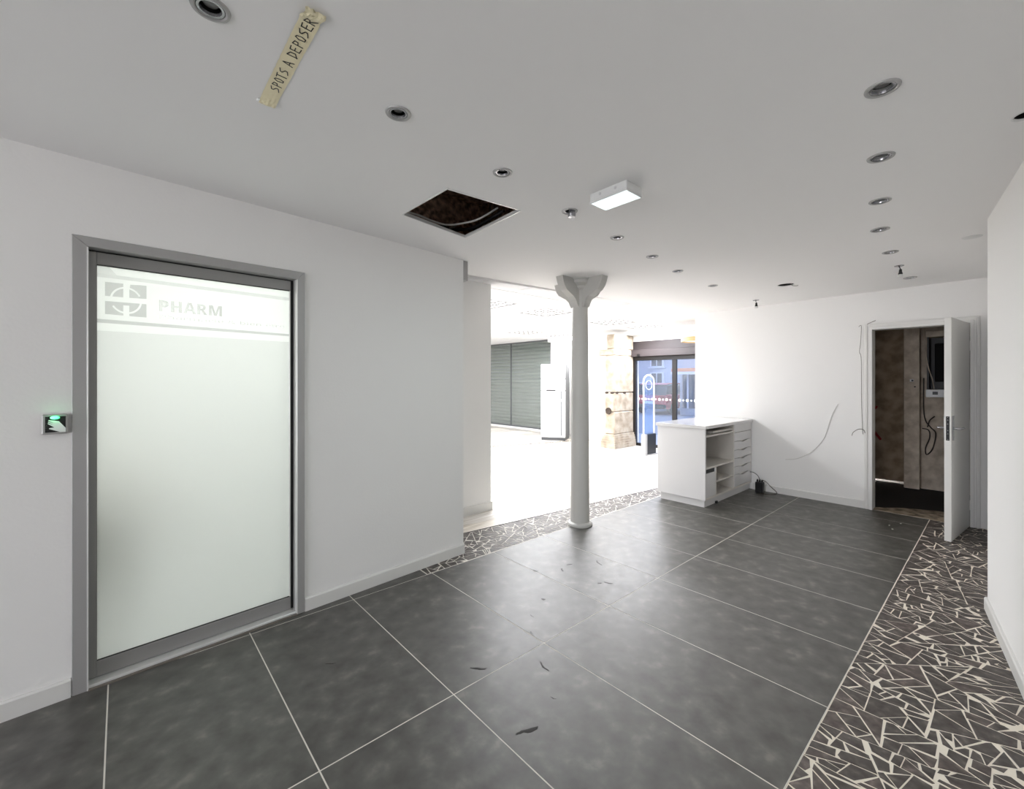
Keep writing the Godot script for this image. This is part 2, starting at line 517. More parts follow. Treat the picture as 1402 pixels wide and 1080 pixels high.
	for z in [-1.82, -0.587, 0.647]: part("pane", M.new().box(Vector3(-0.004, 0.14, z), Vector3(0.004, 2.36, z + 1.173)), mats.clear_glass, w)
	# unseen area light inside that glazing, tilted up to light ceiling and walls
	area_light("unseen_rear_light", Vector3(0.12, 1.2, 0), Vector2(3.6, 2.2), 18.5, Color(0.99, 0.985, 1.0), Basis(Vector3.UP, -PI / 2) * Basis(Vector3.RIGHT, 0.60), w)

# ---------------------------------------------------------------- floors
func clip_half(poly: PackedVector2Array, a: Vector2, nrm: Vector2) -> PackedVector2Array:
	var out := PackedVector2Array()
	var k := poly.size()
	for i in k:
		var p0 := poly[i]
		var p1 := poly[(i + 1) % k]
		var d0 := (p0 - a).dot(nrm)
		var d1 := (p1 - a).dot(nrm)
		if d0 >= 0.0: out.append(p0)
		if (d0 >= 0.0) != (d1 >= 0.0): out.append(p0.lerp(p1, d0 / (d0 - d1)))
	return out

func area(poly: PackedVector2Array) -> float:
	var s := 0.0
	for i in poly.size(): s += poly[i].cross(poly[(i + 1) % poly.size()])
	return absf(s) / 2.0

func middle(poly: PackedVector2Array) -> Vector2:
	var c := Vector2.ZERO
	for q in poly: c += q
	return c / maxf(poly.size(), 1)

func shatter(poly: PackedVector2Array, small: float, big: float, out: Array, depth := 0) -> void:
	var a := area(poly)
	if a < 0.0006: return
	var goal := exp(lerpf(log(small), log(big), rng.randf()))
	if a < goal or depth > 12:
		out.append(poly)
		return
	var c := middle(poly)
	var far := Vector2.ZERO       # the longest way across decides where the crack runs
	for p in poly:
		for q in poly:
			if (p - q).length() > far.length(): far = p - q
	var nrm := far.normalized().rotated(rng.randfn(0.0, 0.55))
	var h := c + far * rng.randf_range(-0.18, 0.18)
	shatter(clip_half(poly, h, nrm), small, big, out, depth + 1)
	shatter(clip_half(poly, h, -nrm), small, big, out, depth + 1)

func grid_pieces(field: PackedVector2Array, us: Array, v0: float, v1: float, gap: float) -> Array:
	var out := []
	for i in us.size() - 1:
		var cell := P2([[us[i] + gap, v0 + gap], [us[i + 1] - gap, v0 + gap], [us[i + 1] - gap, v1 - gap], [us[i] + gap, v1 - gap]])
		for q in Geometry2D.intersect_polygons(cell, field):
			if area(q) > 0.001: out.append(q)
	return out

func build_floors() -> void:
	# ---- main room: grout bed with 60 x 120 tiles and two strips of broken-tile mosaic
	var bed := M.new()
	bed.prism(P2([[0.55, -1.36], [1.0, -1.79], [5.2, -1.335], [5.2, 1.203], [-3.2, 1.203], [-3.2, -1.25]]), -0.08, -0.0005)
	var fl := single("floor", bed, mats.grout, "floor of large dark slate tiles with pale joints and broken-tile borders", "floor", at(0, 0), TURN, "", "structure")
	var us := []
	for i in range(-6, 10): us.append(0.603 * i)
	us[us.size() - 1] = 5.18
	var tiles := []
	var wall_line := P2([[-3.2, -1.058], [1.0, -1.358], [0.55, -1.36], [0.55, 3.0], [-3.2, 3.0]])
	var room := P2([[-3.2, -1.0600], [0.56, -1.3287], [0.56, -1.203], [5.18, -1.203], [5.18, 1.203], [-3.2, 1.203]])
	tiles += grid_pieces(room, us, -1.203, 0.0, 0.0027)
	tiles += grid_pieces(room, us, 0.0, 1.203, 0.0027)
	tiles += grid_pieces(room, us, -1.40, -1.203, 0.0027)
	for q in tiles:
		var m := M.new()
		m.shift = Vector2(rng.randf() * 9.0, rng.randf() * 9.0)
		part("tile", m.prism(q, -0.009, rng.randf_range(-0.0001, 0.0002), 0.0005), mats.slate, fl)
	var spare := M.new()    # out of view, behind and beside the viewer
	spare.prism(P2([[-3.2, 1.2046], [-0.9, 1.2046], [-0.9, 2.22], [-3.2, 2.545], [-8.05, 3.24], [-8.05, -0.72], [-3.2, -1.06]]), -0.08, 0.0)
	part("tile", spare, mats.slate, fl)
	# ---- the broken-tile strips
	var right := part("mosaic_bed", M.new().prism(P2([[-0.9, 1.2042], [5.18, 1.2042], [5.18, 1.70], [2.98, 1.67], [-0.9, 2.23]]), -0.08, -0.0008), mats.mosaic_grout, fl)
	var left := part("mosaic_bed", M.new().prism(P2([[0.56, -1.2046], [0.56, -1.335], [1.0, -1.366], [1.0, -1.785], [5.18, -1.337], [5.18, -1.2046]]), -0.08, -0.0008), mats.mosaic_grout, fl)
	var bits := []
	var edge := P2([[-0.9, 1.2045], [5.17, 1.2045], [5.17, 1.69], [2.985, 1.667], [-0.9, 2.215]])
	var x := -0.9
	while x < 5.1:
		var w := rng.randf_range(0.28, 0.5) if x < 2.2 else rng.randf_range(0.3, 0.6)
		for cell in Geometry2D.intersect_polygons(P2([[x, 1.0], [x + w, 1.0], [x + w, 2.4], [x, 2.4]]), edge):
			var got := []
			shatter(cell, 0.0022, 0.024, got)
			for q in got: bits.append([q, right])
		x += w
	var edge2 := P2([[0.565, -1.208], [0.565, -1.327], [1.0, -1.357], [1.008, -1.777], [5.16, -1.345], [5.16, -1.208]])
	x = 0.56
	while x < 5.1:
		var w := rng.randf_range(0.25, 0.45)
		for cell in Geometry2D.intersect_polygons(P2([[x, -1.9], [x + w, -1.9], [x + w, -1.0], [x, -1.0]]), edge2):
			var got := []
			shatter(cell, 0.0025, 0.014, got)
			for q in got: bits.append([q, left])
		x += w
	var eye := Vector2(-1.159, 1.739)
	var ready_ := []
	for b in bits:
		var q: PackedVector2Array = b[0]
		var big := q
		for s in Geometry2D.offset_polygon(q, -rng.randf_range(0.0012, 0.0036)):
			if area(s) < 0.00035: continue
			if s.size() > 3 and rng.randf() < 0.22:      # a corner broken off
				var k := rng.randi() % s.size()
				var c: Vector2 = s[k]
				var dir := (middle(s) - c).normalized()
				s = clip_half(s, c + dir * rng.randf_range(0.01, 0.03), dir.rotated(rng.randf_range(-0.6, 0.6)))
			for k in s.size():
				if rng.randf() < 0.38 and absf(s[k].y - 1.207) > 0.006: s[k] = s[k].lerp(middle(s), minf(rng.randf() * 0.012 / maxf((s[k] - middle(s)).length(), 0.01), 0.35))
			if s.size() < 3 or area(s) < 0.0003: continue
			ready_.append([s, b[1], area(s) / pow(maxf((middle(s) - eye).length(), 1.2), 3.0) * (1.0 if middle(s).x > -0.45 else 0.001)])
	ready_.sort_custom(func(a, b): return a[2] > b[2])
	var rest := M.new()
	for i in ready_.size():
		var m := rest if i >= 292 else M.new()
		m.shift = Vector2(rng.randf() * 9.0, rng.randf() * 9.0)
		m.prism(ready_[i][0], -0.008, rng.randf_range(0.0002, 0.0014), 0.0012)
		if i < 292:
			part("shard", m, mats.shard if rng.randf() < 0.6 else mats.shard_brown, ready_[i][1])
	var r := part("small_shards", rest, mats.shard, fl)
	r.set_meta("kind", "stuff")
	# dark scuffs trodden onto the tiles
	for s in [[0.198, -0.075, 0.10, 0.014, 0.55], [0.111, 0.387, 0.115, 0.02, 0.1], [0.46, 0.142, 0.09, 0.012, 1.9], [0.33, 0.33, 0.03, 0.006, 1.2], [1.705, -0.466, 0.10, 0.012, 2.2], [1.47, -0.20, 0.07, 0.014, 1.0], [1.42, -0.24, 0.03, 0.012, 0.3], [1.22, -0.703, 0.05, 0.016, 1.2], [1.385, -0.572, 0.06, 0.014, 2.4], [1.5, -0.6, 0.05, 0.012, 0.2], [0.95, -0.35, 0.03, 0.02, 0.9], [0.75, -0.25, 0.04, 0.006, 1.7], [-0.35, -0.62, 0.05, 0.004, 0.4], [0.62, -0.12, 0.03, 0.01, 2.0]]:
		var poly := PackedVector2Array()
		for k in 26:
			var f := TAU * k / 26.0
			var q := Vector2(cos(f) * s[2] * 0.5 * rng.randf_range(0.8, 1.1), sin(f) * s[3] * 0.5 * rng.randf_range(0.35, 1.4))
			q.y += 0.10 * s[2] * sin(q.x / s[2] * 4.0 + s[4])
			poly.append(q.rotated(s[4]) + Vector2(s[0], s[1]))
		part("scuff_mark", M.new().prism(poly, 0.0, 0.0006), mats.scuff, fl)
	# ---- shop: pale wooden planks laid along the opening
	var bed2 := M.new().prism(P2([[0.95, -1.79], [5.3, -1.325], [7.45, -1.38], [7.45, -10.35], [1.8, -10.35], [1.8, -2.2], [0.95, -2.2]]), -0.08, -0.0015)
	var fs := single("floor_shop", bed2, mats.plank, "bright floor of pale grey wooden planks in the shop", "floor", at(0, 0), TURN, "", "structure")
	var seen := P2([[1.05, -1.783], [5.2, -1.3385], [5.26, -1.40], [7.40, -1.40], [7.40, -9.4], [6.6, -8.4], [1.97, -2.5], [1.97, -2.19], [1.05, -2.19]])
	var band := P2([[3.6, -6.4], [7.4, -5.22], [7.4, -5.0], [3.6, -6.13]])   # where the mosaic band crosses the wood
	var along := Vector2(1.0, 0.1077).normalized()
	var across := Vector2(along.y, -along.x)
	var o := Vector2(1.0, -1.788)
	for row in 46:
		var s := -1.3 + rng.randf() * 1.2
		while s < 8.5:
			var len_ := 1.28
			var a := o + along * (s + 0.001) + across * (row * 0.192 + 0.001)
			var b := a + along * (len_ - 0.002)
			var d := across * 0.190
			for q in Geometry2D.intersect_polygons(PackedVector2Array([a, b, b + d, a + d]), seen):
				for q2 in Geometry2D.clip_polygons(q, band):
					if area(q2) < 0.004: continue
					var m := M.new()
					m.shift = Vector2(rng.randf() * 9.0, rng.randf() * 9.0)
					part("plank", m.prism(q2, -0.008, rng.randf_range(-0.0003, 0.0003), 0.0012), [mats.plank, mats.plank_pale, mats.plank_grey][rng.randi() % 3], fs)
			s += len_
	part("edge_strip", M.new().box(Vector3(0, -0.001, -0.006), Vector3(4.2, 0.003, 0.006), 0.001), mats.dark_metal, fs, Vector3(1.0, 0, -1.786)).rotation.y = -0.1073
	var bm := part("mosaic_band", M.new().prism(band, -0.05, -0.001), mats.mosaic_grout, fs)
	var got := []
	x = 3.6
	while x < 7.3:
		for cell in Geometry2D.intersect_polygons(P2([[x, -7], [x + 0.4, -7], [x + 0.4, -4], [x, -4]]), band): shatter(cell, 0.006, 0.02, got)
		x += 0.4
	for q in got:
		for s in Geometry2D.offset_polygon(q, -0.008):
			if area(s) > 0.0004: part("shard", M.new().prism(s, -0.008, 0.0006, 0.001), mats.shard, bm)
	# ---- utility room floor
	var uf := single("floor_utility", M.new().prism(P2([[5.18, -1.2], [7.6, -1.2], [7.6, 2.4], [5.18, 2.4]]), -0.08, -0.004), mats.dark_screed, "dark bare screed floor of the utility room", "floor", at(0, 0), TURN, "", "structure")
	part("threshold_patch", M.new().prism(P2([[5.19, 0.72], [5.19, 1.52], [5.62, 1.55], [5.66, 1.25], [5.52, 0.95], [5.36, 0.78], [5.30, 0.71]]), -0.01, 0.0015, 0.001), mats.concrete_floor, uf)

# ---------------------------------------------------------------- ceilings
const SPOTS := [[-0.97, 0.218], [-0.348, 0.131], [0.265, 0.04], [0.886, -0.058], [1.5, -0.144], [2.103, -0.223], [2.692, -0.311], [3.526, -0.356], [0.884, 1.441], [1.49, 1.347], [2.111, 1.251], [2.703, 1.163], [3.413, 1.121], [4.628, 1.108]]

func build_ceiling() -> void:
	var root := CSGPolygon3D.new()
	root.name = "ceiling"
	root.polygon = P2([[-8.1, -0.95], [0.97, -1.45], [0.97, -1.80], [5.22, -1.345], [5.22, 1.78], [2.98, 1.78], [-8.1, 3.35]])
	root.depth = 0.02
	root.material = mats.ceiling
	var bas := Basis(Vector3.UP, TURN)
	var e1 := (bas * Vector3(1, -0.01107, 0)).normalized()
	var e2 := (bas * Vector3(0, 0.01223, 1)).normalized()
	root.transform = Transform3D(Basis(e1, e2, e1.cross(e2).normalized()), ORIGIN + Vector3(0, 2.526, 0))
	tag(root, "white plaster ceiling with rows of downlights and a square hatch", "ceiling", "", "structure")
	add_child(root, true)
	for s in SPOTS + [[3.996, 1.103], [4.716, -0.349]]:
		csg_hole(root, s[0], s[1], 0.038)
	csg_hole(root, 4.066, 0.179, 0.078)
	csg_hole(root, 1.512, 1.80, 0.042)
	var lip := M.new().prism(P2([[0.95, -1.802], [5.2, -1.345], [5.2, -1.325], [0.95, -1.782]]), 2.47, 2.70)
	single("trim_4", lip, mats.ceiling, "white edge where the plaster ceiling meets the shop ceiling", "ceiling edge", at(0, 0), TURN, "", "structure")
	var h := CSGPolygon3D.new()
	h.name = "hatch_hole"
	h.polygon = P2([[0.145, -0.79], [0.152, -0.294], [0.655, -0.251], [0.695, -0.894]])
	h.depth = 0.4
	h.operation = CSGShape3D.OPERATION_SUBTRACTION
	h.material = mats.white_paint
	h.position.z = 0.1
	root.add_child(h)

func csg_hole(root: Node3D, u: float, v: float, r: float) -> void:
	var c := CSGCylinder3D.new()
	c.name = "spot_hole"
	c.radius = r; c.height = 0.4; c.sides = 28
	c.operation = CSGShape3D.OPERATION_SUBTRACTION
	c.rotation.x = PI / 2
	c.position = Vector3(u, v, 0)
	c.material = mats.ceiling
	root.add_child(c)

const SHOP_Y := 2.56
func build_shop_ceiling() -> void:
	var cover := M.new().box(Vector3(0.9, SHOP_Y + 0.012, -10.35), Vector3(7.45, SHOP_Y + 0.10, -2.0))
	cover.prism(P2([[0.9, -2.0], [0.9, -1.70], [5.2, -1.28], [7.45, -1.30], [7.45, -2.0]]), SHOP_Y + 0.012, SHOP_Y + 0.10, 0.0, true)
	var c := single("ceiling_shop", cover, mats.grid_grey, "suspended ceiling of white square tiles in the shop", "ceiling", at(0, 0), TURN, "", "structure")
	var lights := [[4, -6], [6, -6], [9, -6], [11, -6], [4, -10], [6, -10], [9, -10], [11, -10], [8, -14]]  # the last panel is out of view, placed to light the shutter end
	var border := P2([[0.96, -1.81], [5.19, -1.36], [7.40, -1.39], [7.40, -9.6], [1.97, -3.2], [1.97, -2.2], [0.96, -2.19]])
	var off := Vector2(0.02, 0.06)
	var share := {}
	for i in range(1, 13):
		for j in range(-17, -2):
			var a := Vector2(i * 0.6, j * 0.6) + off
			if [i, j] in lights: continue
			var cell := P2([[a.x + 0.006, a.y + 0.006], [a.x + 0.594, a.y + 0.006], [a.x + 0.594, a.y + 0.594], [a.x + 0.006, a.y + 0.594]])
			for q in Geometry2D.intersect_polygons(cell, border):
				if area(q) < 0.005: continue
				part("ceiling_tile", M.new().prism(q, SHOP_Y, SHOP_Y + 0.012, 0.0, true), mats.tile_white, c)
	# lit square louvre panels, two rows, each in place of one tile pair
	var names := ["nearest the pier", "second from the pier", "third from the pier", "nearest the glass entrance"]
	var row_names := ["in the row to the entrance", "in the row to the shutters", "out of view, placed to light the shutter end"]
	for k in lights.size():
		var l: Array = lights[k]
		var u: float = l[0] * 0.6 + off.x + 0.3
		var v: float = l[1] * 0.6 + off.y + 0.3
		var row: String = row_names[k / 4]
		var nth: String = names[k % 4] if k < 8 else "alone"
		var t := thing("panel_light", "white louvred ceiling light %s, %s" % [row, nth], "ceiling light", at(u, v, SHOP_Y), TURN, "louvred lights in the shop ceiling")
		var fm := M.new()
		for s in [-1.0, 1.0]:
			fm.box(Vector3(s * 0.297 - 0.012, -0.004, -0.297), Vector3(s * 0.297 + 0.012, 0.012, 0.297), 0.002)
			fm.box(Vector3(-0.297, -0.0038, s * 0.297 - 0.012), Vector3(0.297, 0.0118, s * 0.297 + 0.012), 0.002)
		part("frame", fm, mats.grid_grey, t)
		part("diffuser", M.new().box(Vector3(-0.285, 0.006, -0.285), Vector3(0.285, 0.010, 0.285)), mats.panel_glow, t)
		var lv := M.new()
		for i in range(1, 4): lv.box(Vector3(-0.285 + 0.1425 * i - 0.010, -0.003, -0.285), Vector3(-0.285 + 0.1425 * i + 0.010, 0.005, 0.285))
		for i in range(1, 4): lv.box(Vector3(-0.285, -0.0028, -0.285 + 0.1425 * i - 0.010), Vector3(0.285, 0.0048, -0.285 + 0.1425 * i + 0.010))
		part("louvre", lv, mats.grid_grey, t)
		area_light("panel_light_glow", Vector3(0, -0.012, 0), Vector2(0.56, 0.56), [6.6, 2.4, 6.6, 6.6, 6.6, 4.6, 6.8, 6.8, 6.6][k], Color(0.975, 0.98, 1.0), Basis(Vector3.RIGHT, -PI / 2), t)
	# plaster downstand over the street wall
	var b := M.new().box(Vector3(7.12, 2.46, -6.3), Vector3(7.40, 2.60, -1.42))
	single("trim_1", b, mats.plaster, "white boxed-in bulkhead along the top of the street wall", "bulkhead", at(0, 0), TURN, "", "structure")
	var st := M.new().box(Vector3(1.012, 2.33, -1.44), Vector3(1.06, 2.50, -1.372), 0.004)
	single("trim_2", st, mats.aluminium, "small grey upright block at the top end of the left wall", "trim", at(0, 0), TURN, "", "structure")

# ---------------------------------------------------------------- frosted sliding door in the left wall
func build_glass_door() -> void:
	var pos := Vector2(-1.548, -1.18) + Vector2(0.99747, -0.07111) * 0.7375
	var d := thing("door_1", "frosted glass sliding door with pharmacy emblem in a grey metal frame", "sliding door", at(pos.x, pos.y), TURN + WALL_TURN, "", "structure")
	var z := -0.05
	# mitred frame
	var w := 0.054
	var hh := 2.16
	var up := upright()
	for side in [-1.0, 1.0]:
		var ww := 0.0545 if side < 0 else 0.044
		var m := M.new(); m.xf = up
		m.prism(P2([[side * 0.5205, 0.0], [side * (0.5205 - ww), 0.0], [side * (0.5205 - ww), hh - 0.047], [side * 0.5205, hh]]), -0.11, 0.014, 0.002, true)
		part("frame_jamb", m, mats.aluminium, d)
		var e := M.new().box(Vector3(side * (0.5205 - ww) - 0.004, 0.0, -0.02), Vector3(side * (0.5205 - ww) + 0.002, hh - 0.05, 0.0155), 0.001)
		part("frame_lip", e, mats.bright_edge, d)
	var mh := M.new(); mh.xf = up
	mh.prism(P2([[-0.5205, hh], [0.5205, hh], [0.4765, hh - 0.047], [-0.466, hh - 0.047]]), -0.11, 0.014, 0.002, true)
	part("frame_head", mh, mats.aluminium, d)
	part("dark_gap_strip", M.new().box(Vector3(-0.466, 2.098, -0.10), Vector3(0.4765, 2.1135, -0.062)), mats.rubber, d)  # dark strips stand in for the shaded gaps round the leaf
	part("dark_gap_strip", M.new().box(Vector3(0.4605, 0.02, -0.11), Vector3(0.4745, 2.10, -0.055)), mats.rubber, d)
	# the leaf
	part("stile", M.new().box(Vector3(-0.466, 0.02, z - 0.03), Vector3(-0.4335, 2.106, z), 0.002), mats.aluminium_dark, d)
	part("rail", M.new().box(Vector3(-0.4335, 2.046, z - 0.03), Vector3(0.459, 2.106, z), 0.002), mats.aluminium_dark, d)
	part("rail", M.new().box(Vector3(-0.4335, 0.020, z - 0.03), Vector3(0.459, 0.098, z), 0.002), mats.aluminium_dark, d)
	part("edge_profile", M.new().box(Vector3(0.4525, 0.098, z - 0.03), Vector3(0.459, 2.046, z - 0.004), 0.001), mats.bright_edge, d)
	var gl := M.new()
	for b in [[-0.4335, 0.098, 0.4525, 2.046]]: 
		gl.quad(Vector3(b[0], b[1], z - 0.012), Vector3(b[2], b[1], z - 0.012), Vector3(b[2], b[3], z - 0.012), Vector3(b[0], b[3], z - 0.012), Vector3(0, 0, 1))
	var pane := part("pane", gl, mats.frosted_glass, d)
	for y in [0.0985, 2.0445]:
		part("bead", M.new().box(Vector3(-0.4335, y - 0.002, z - 0.012), Vector3(0.4525, y + 0.002, z - 0.002)), mats.rubber, d)
	part("bead", M.new().box(Vector3(-0.4345, 0.098, z - 0.012), Vector3(-0.4325, 2.046, z - 0.002)), mats.rubber, d)
	# printed films and emblem, thin sheets on the pane
	var zf := z - 0.0115
	var sheet := func(called: String, poly: Array, m_: Material, dz: float) -> void:
		var m := M.new(); m.xf = up
		m.prism(P2(poly), zf, zf + dz, 0.0)
		part(called, m, m_, pane)
	sheet.call("main_film", [[-0.4325, 0.1005], [0.4515, 0.1005], [0.4515, 1.7190], [-0.4325, 1.7220]], mats.film_main, 0.0004)
	sheet.call("band_line", [[-0.4325, 1.7615], [0.4515, 1.7560], [0.4515, 1.7695], [-0.4325, 1.7795]], mats.film_grey, 0.0006)
	sheet.call("band_line", [[-0.4325, 1.9876], [0.4515, 1.9826], [0.4515, 2.0011], [-0.4325, 2.0055]], mats.film_pale, 0.0006)
	sheet.call("band_film", [[-0.4325, 2.0055], [-0.36, 2.0055], [-0.39, 2.044], [-0.4325, 2.044]], mats.film_main, 0.0004)
	# the emblem: grey quarters with a ring and two flags left clear
	var x0 := -0.4034
	var x1 := -0.2454
	var clear := []
	for arc in [[25.0, 80.0], [100.0, 172.0], [-150.0, 0.0]]:
		var poly := []
		for k in 17:
			var f := deg_to_rad(lerpf(arc[0], arc[1], k / 16.0))
			poly.append([-0.3245 + 0.0615 * cos(f), 1.883 + 0.0685 * sin(f)])
		for k in range(16, -1, -1):
			var f := deg_to_rad(lerpf(arc[0], arc[1], k / 16.0))
			poly.append([-0.3245 + 0.0535 * cos(f), 1.883 + 0.0595 * sin(f)])
		clear.append(P2(poly))
	clear.append(P2([[-0.3375, 1.9832], [-0.2825, 1.9860], [-0.2825, 1.9680], [-0.3085, 1.9660], [-0.3137, 1.931]]))
	clear.append(P2([[-0.2935, 1.8950], [-0.2421, 1.8985], [-0.2421, 1.8745], [-0.2826, 1.8730]]))
	for quarter in [[[x0, 1.8965], [x0, 1.966], [-0.3359, 1.967], [-0.3359, 1.8975]], [[-0.3126, 1.8985], [-0.3126, 1.9685], [x1, 1.970], [x1, 1.9015]], [[x0, 1.8062], [x0, 1.8709], [x1, 1.8735], [x1, 1.8042], [-0.3126, 1.805], [-0.3126, 1.858], [-0.3359, 1.858], [-0.3359, 1.8055]]]:
		var left_ := [P2(quarter)]
		for c in clear:
			var next := []
			for q in left_: next += Geometry2D.clip_polygons(q, c)
			left_ = next
		for q in left_:
			if area(q) < 0.00002: continue
			var m := M.new(); m.xf = up
			m.prism(q, zf, zf + 0.0006)
			part("emblem", m, mats.film_grey, pane)
	lettering("PHARM", pane, mats.film_grey, Vector3(-0.1934, 1.8450, zf), 0.2826, 0.0590, true)
	lettering("Pharmacie & bien être", pane, mats.film_pale, Vector3(-0.1916, 1.8060, zf), 0.6152, 0.0190, false)
	# threshold
	part("threshold", M.new().box(Vector3(-0.466, 0.0, -0.13), Vector3(0.4765, 0.018, 0.006), 0.003), mats.bright_edge, d)
	part("threshold", M.new().box(Vector3(-0.466, -0.005, 0.004), Vector3(0.4765, 0.006, 0.022), 0.002), mats.cable_grey, d)  # darker grey strip put along the shaded foot of the threshold
	# the lit room behind it
	var room := thing("wall_behind_door", "plain white walls of the lit room behind the frosted door", "wall", at(pos.x, pos.y), TURN + WALL_TURN, "", "structure")
	part("wall_panel", M.new().box(Vector3(-0.9, 0, -1.75), Vector3(0.75, 2.7, -1.65)), mats.plaster, room)
	part("wall_panel", M.new().box(Vector3(-1.0, 0, -1.75), Vector3(-0.9, 2.7, -0.14)), mats.plaster, room)
	part("wall_panel", M.new().box(Vector3(0.75, 0, -1.75), Vector3(0.85, 2.7, -0.14)), mats.plaster, room)
	part("ceiling_panel", M.new().box(Vector3(-1.0, 2.5, -1.75), Vector3(0.85, 2.6, -0.14)), mats.ceiling, room)
	part("floor_panel", M.new().box(Vector3(-1.0, -0.08, -1.75), Vector3(0.85, 0.0, -0.14)), mats.grid_white, room)
	part("unseen_shading_form", M.new().ball(Vector3(-0.36, 0.78, -0.29), Vector3(0.17, 0.30, 0.08), 20), mats.concrete_wall, room)  # unseen rounded form behind the pane, placed to shade its lower left
	var lamp := thing("unseen_ceiling_lamp", "unseen flat white ceiling lamp behind the frosted door, placed to light the glass", "ceiling light", at(pos.x, pos.y) + Basis(Vector3.UP, TURN + WALL_TURN) * Vector3(0.1, 2.5, -1.15), TURN + WALL_TURN)  # lamp out of view, placed so that the frosted pane glows
	part("housing", M.new().box(Vector3(-0.32, -0.03, -0.32), Vector3(0.32, 0.0, 0.32), 0.004), mats.white_plastic, lamp)
	part("diffuser", M.new().box(Vector3(-0.3, -0.036, -0.3), Vector3(0.3, -0.03, 0.3)), mats.panel_glow, lamp)
	area_light("unseen_ceiling_lamp_glow", Vector3(0, -0.04, 0), Vector2(0.58, 0.58), 1.75, Color(0.97, 1.0, 0.98), Basis(Vector3.RIGHT, -PI / 2), lamp)

func lettering(s: String, parent: Node, m_: Material, pos: Vector3, w: float, h: float, bold: bool) -> void:
	var f := SystemFont.new()
	f.font_names = PackedStringArray(["Droid Sans"])
	f.font_weight = 700 if bold else 400
	var tm := TextMesh.new()
	tm.text = s; tm.font = f; tm.font_size = 64; tm.pixel_size = 0.01; tm.depth = 0.02
	tm.horizontal_alignment = HORIZONTAL_ALIGNMENT_LEFT
	var bb := tm.get_aabb()
	var o := MeshInstance3D.new()
	o.name = "lettering"
	o.mesh = tm
	o.set_surface_override_material(0, m_)
	parent.add_child(o, true)
	var sc := Vector3(w / bb.size.x, h / bb.size.y, 0.05)
	o.scale = sc
	o.position = pos - Vector3(bb.position.x * sc.x, bb.position.y * sc.y, 0)

# ---------------------------------------------------------------- white service door in the back wall
func build_service_door() -> void:
	var d := thing("door_2", "white painted service door standing open in the back wall", "door", at(5.18, 1.10), TURN, "", "structure")
	var og := Vector3(5.18, 0, 1.10)
	# moulded casing and jambs
	for s in [[0.655, 0.728], [1.503, 1.575]]:
		var m := M.new(og)
		m.box(Vector3(5.158, 0, s[0]), Vector3(5.18, 2.115, s[1]), 0.003)
		var inner: float = s[1] if s[0] < 1.0 else s[0]
		var dirn := -1.0 if s[0] < 1.0 else 1.0
		m.box(Vector3(5.148, 0, inner), Vector3(5.16, 2.075, inner + dirn * 0.03), 0.003)
		m.box(Vector3(5.150, 0, inner + dirn * 0.045), Vector3(5.16, 2.10, inner + dirn * 0.062), 0.003)
		part("casing", m, mats.white_paint, d)
		part("jamb", M.new(og).box(Vector3(5.15, 0, inner + dirn * 0.02), Vector3(5.32, 2.06, inner), 0.002), mats.white_paint, d)
	var mh := M.new(og)
	mh.box(Vector3(5.1575, 2.062, 0.656), Vector3(5.18, 2.114, 1.574), 0.003)
	mh.box(Vector3(5.1485, 2.052, 0.70), Vector3(5.16, 2.078, 1.53), 0.003)
	part("casing", mh, mats.white_paint, d)
	part("head", M.new(og).box(Vector3(5.1505, 2.045, 0.728), Vector3(5.32, 2.065, 1.503)), mats.white_paint, d)
	# leaf, hinged on the right jamb
	var leaf := part("leaf", M.new().box(Vector3(0.002, 0.008, 0.0), Vector3(0.752, 2.045, 0.048), 0.002), mats.white_paint, d, Vector3(-0.022, 0, 0.4015))
	leaf.rotation.y = PI - 0.1185
	for y in [0.22, 1.02, 1.82]:
		part("hinge", M.new().lathe([[0.0, -0.05], [0.008, -0.048], [0.008, 0.048], [0.0, 0.05]], Vector3(-0.026, y, 0.4045), 12), mats.white_paint, d)
	part("lock_plate", M.new().box(Vector3(0.7515, 0.925, 0.012), Vector3(0.7535, 1.145, 0.036), 0.001), mats.black_plastic, leaf)
	for y in [0.935, 0.985, 1.015, 1.075, 1.11, 1.135]:
		part("screw", M.new().ball(Vector3(0.7535, y, 0.024), Vector3(0.002, 0.005, 0.005), 8), mats.chrome, leaf)
	for s in [-1.0, 1.0]:
		var z0 := 0.0 if s < 0 else 0.048
		var hm := M.new().box(Vector3(0.69, 0.925, z0 + s * 0.001), Vector3(0.73, 1.15, z0 + s * 0.008), 0.003)
		part("handle_plate", hm, mats.chrome, leaf)
		var lv := M.new().tube([Vector3(0.71, 1.035, z0), Vector3(0.71, 1.035, z0 + s * 0.045), Vector3(0.69, 1.035, z0 + s * 0.055), Vector3(0.60, 1.035, z0 + s * 0.055)], 0.009, 10)
		part("handle_lever", lv, mats.chrome, leaf)

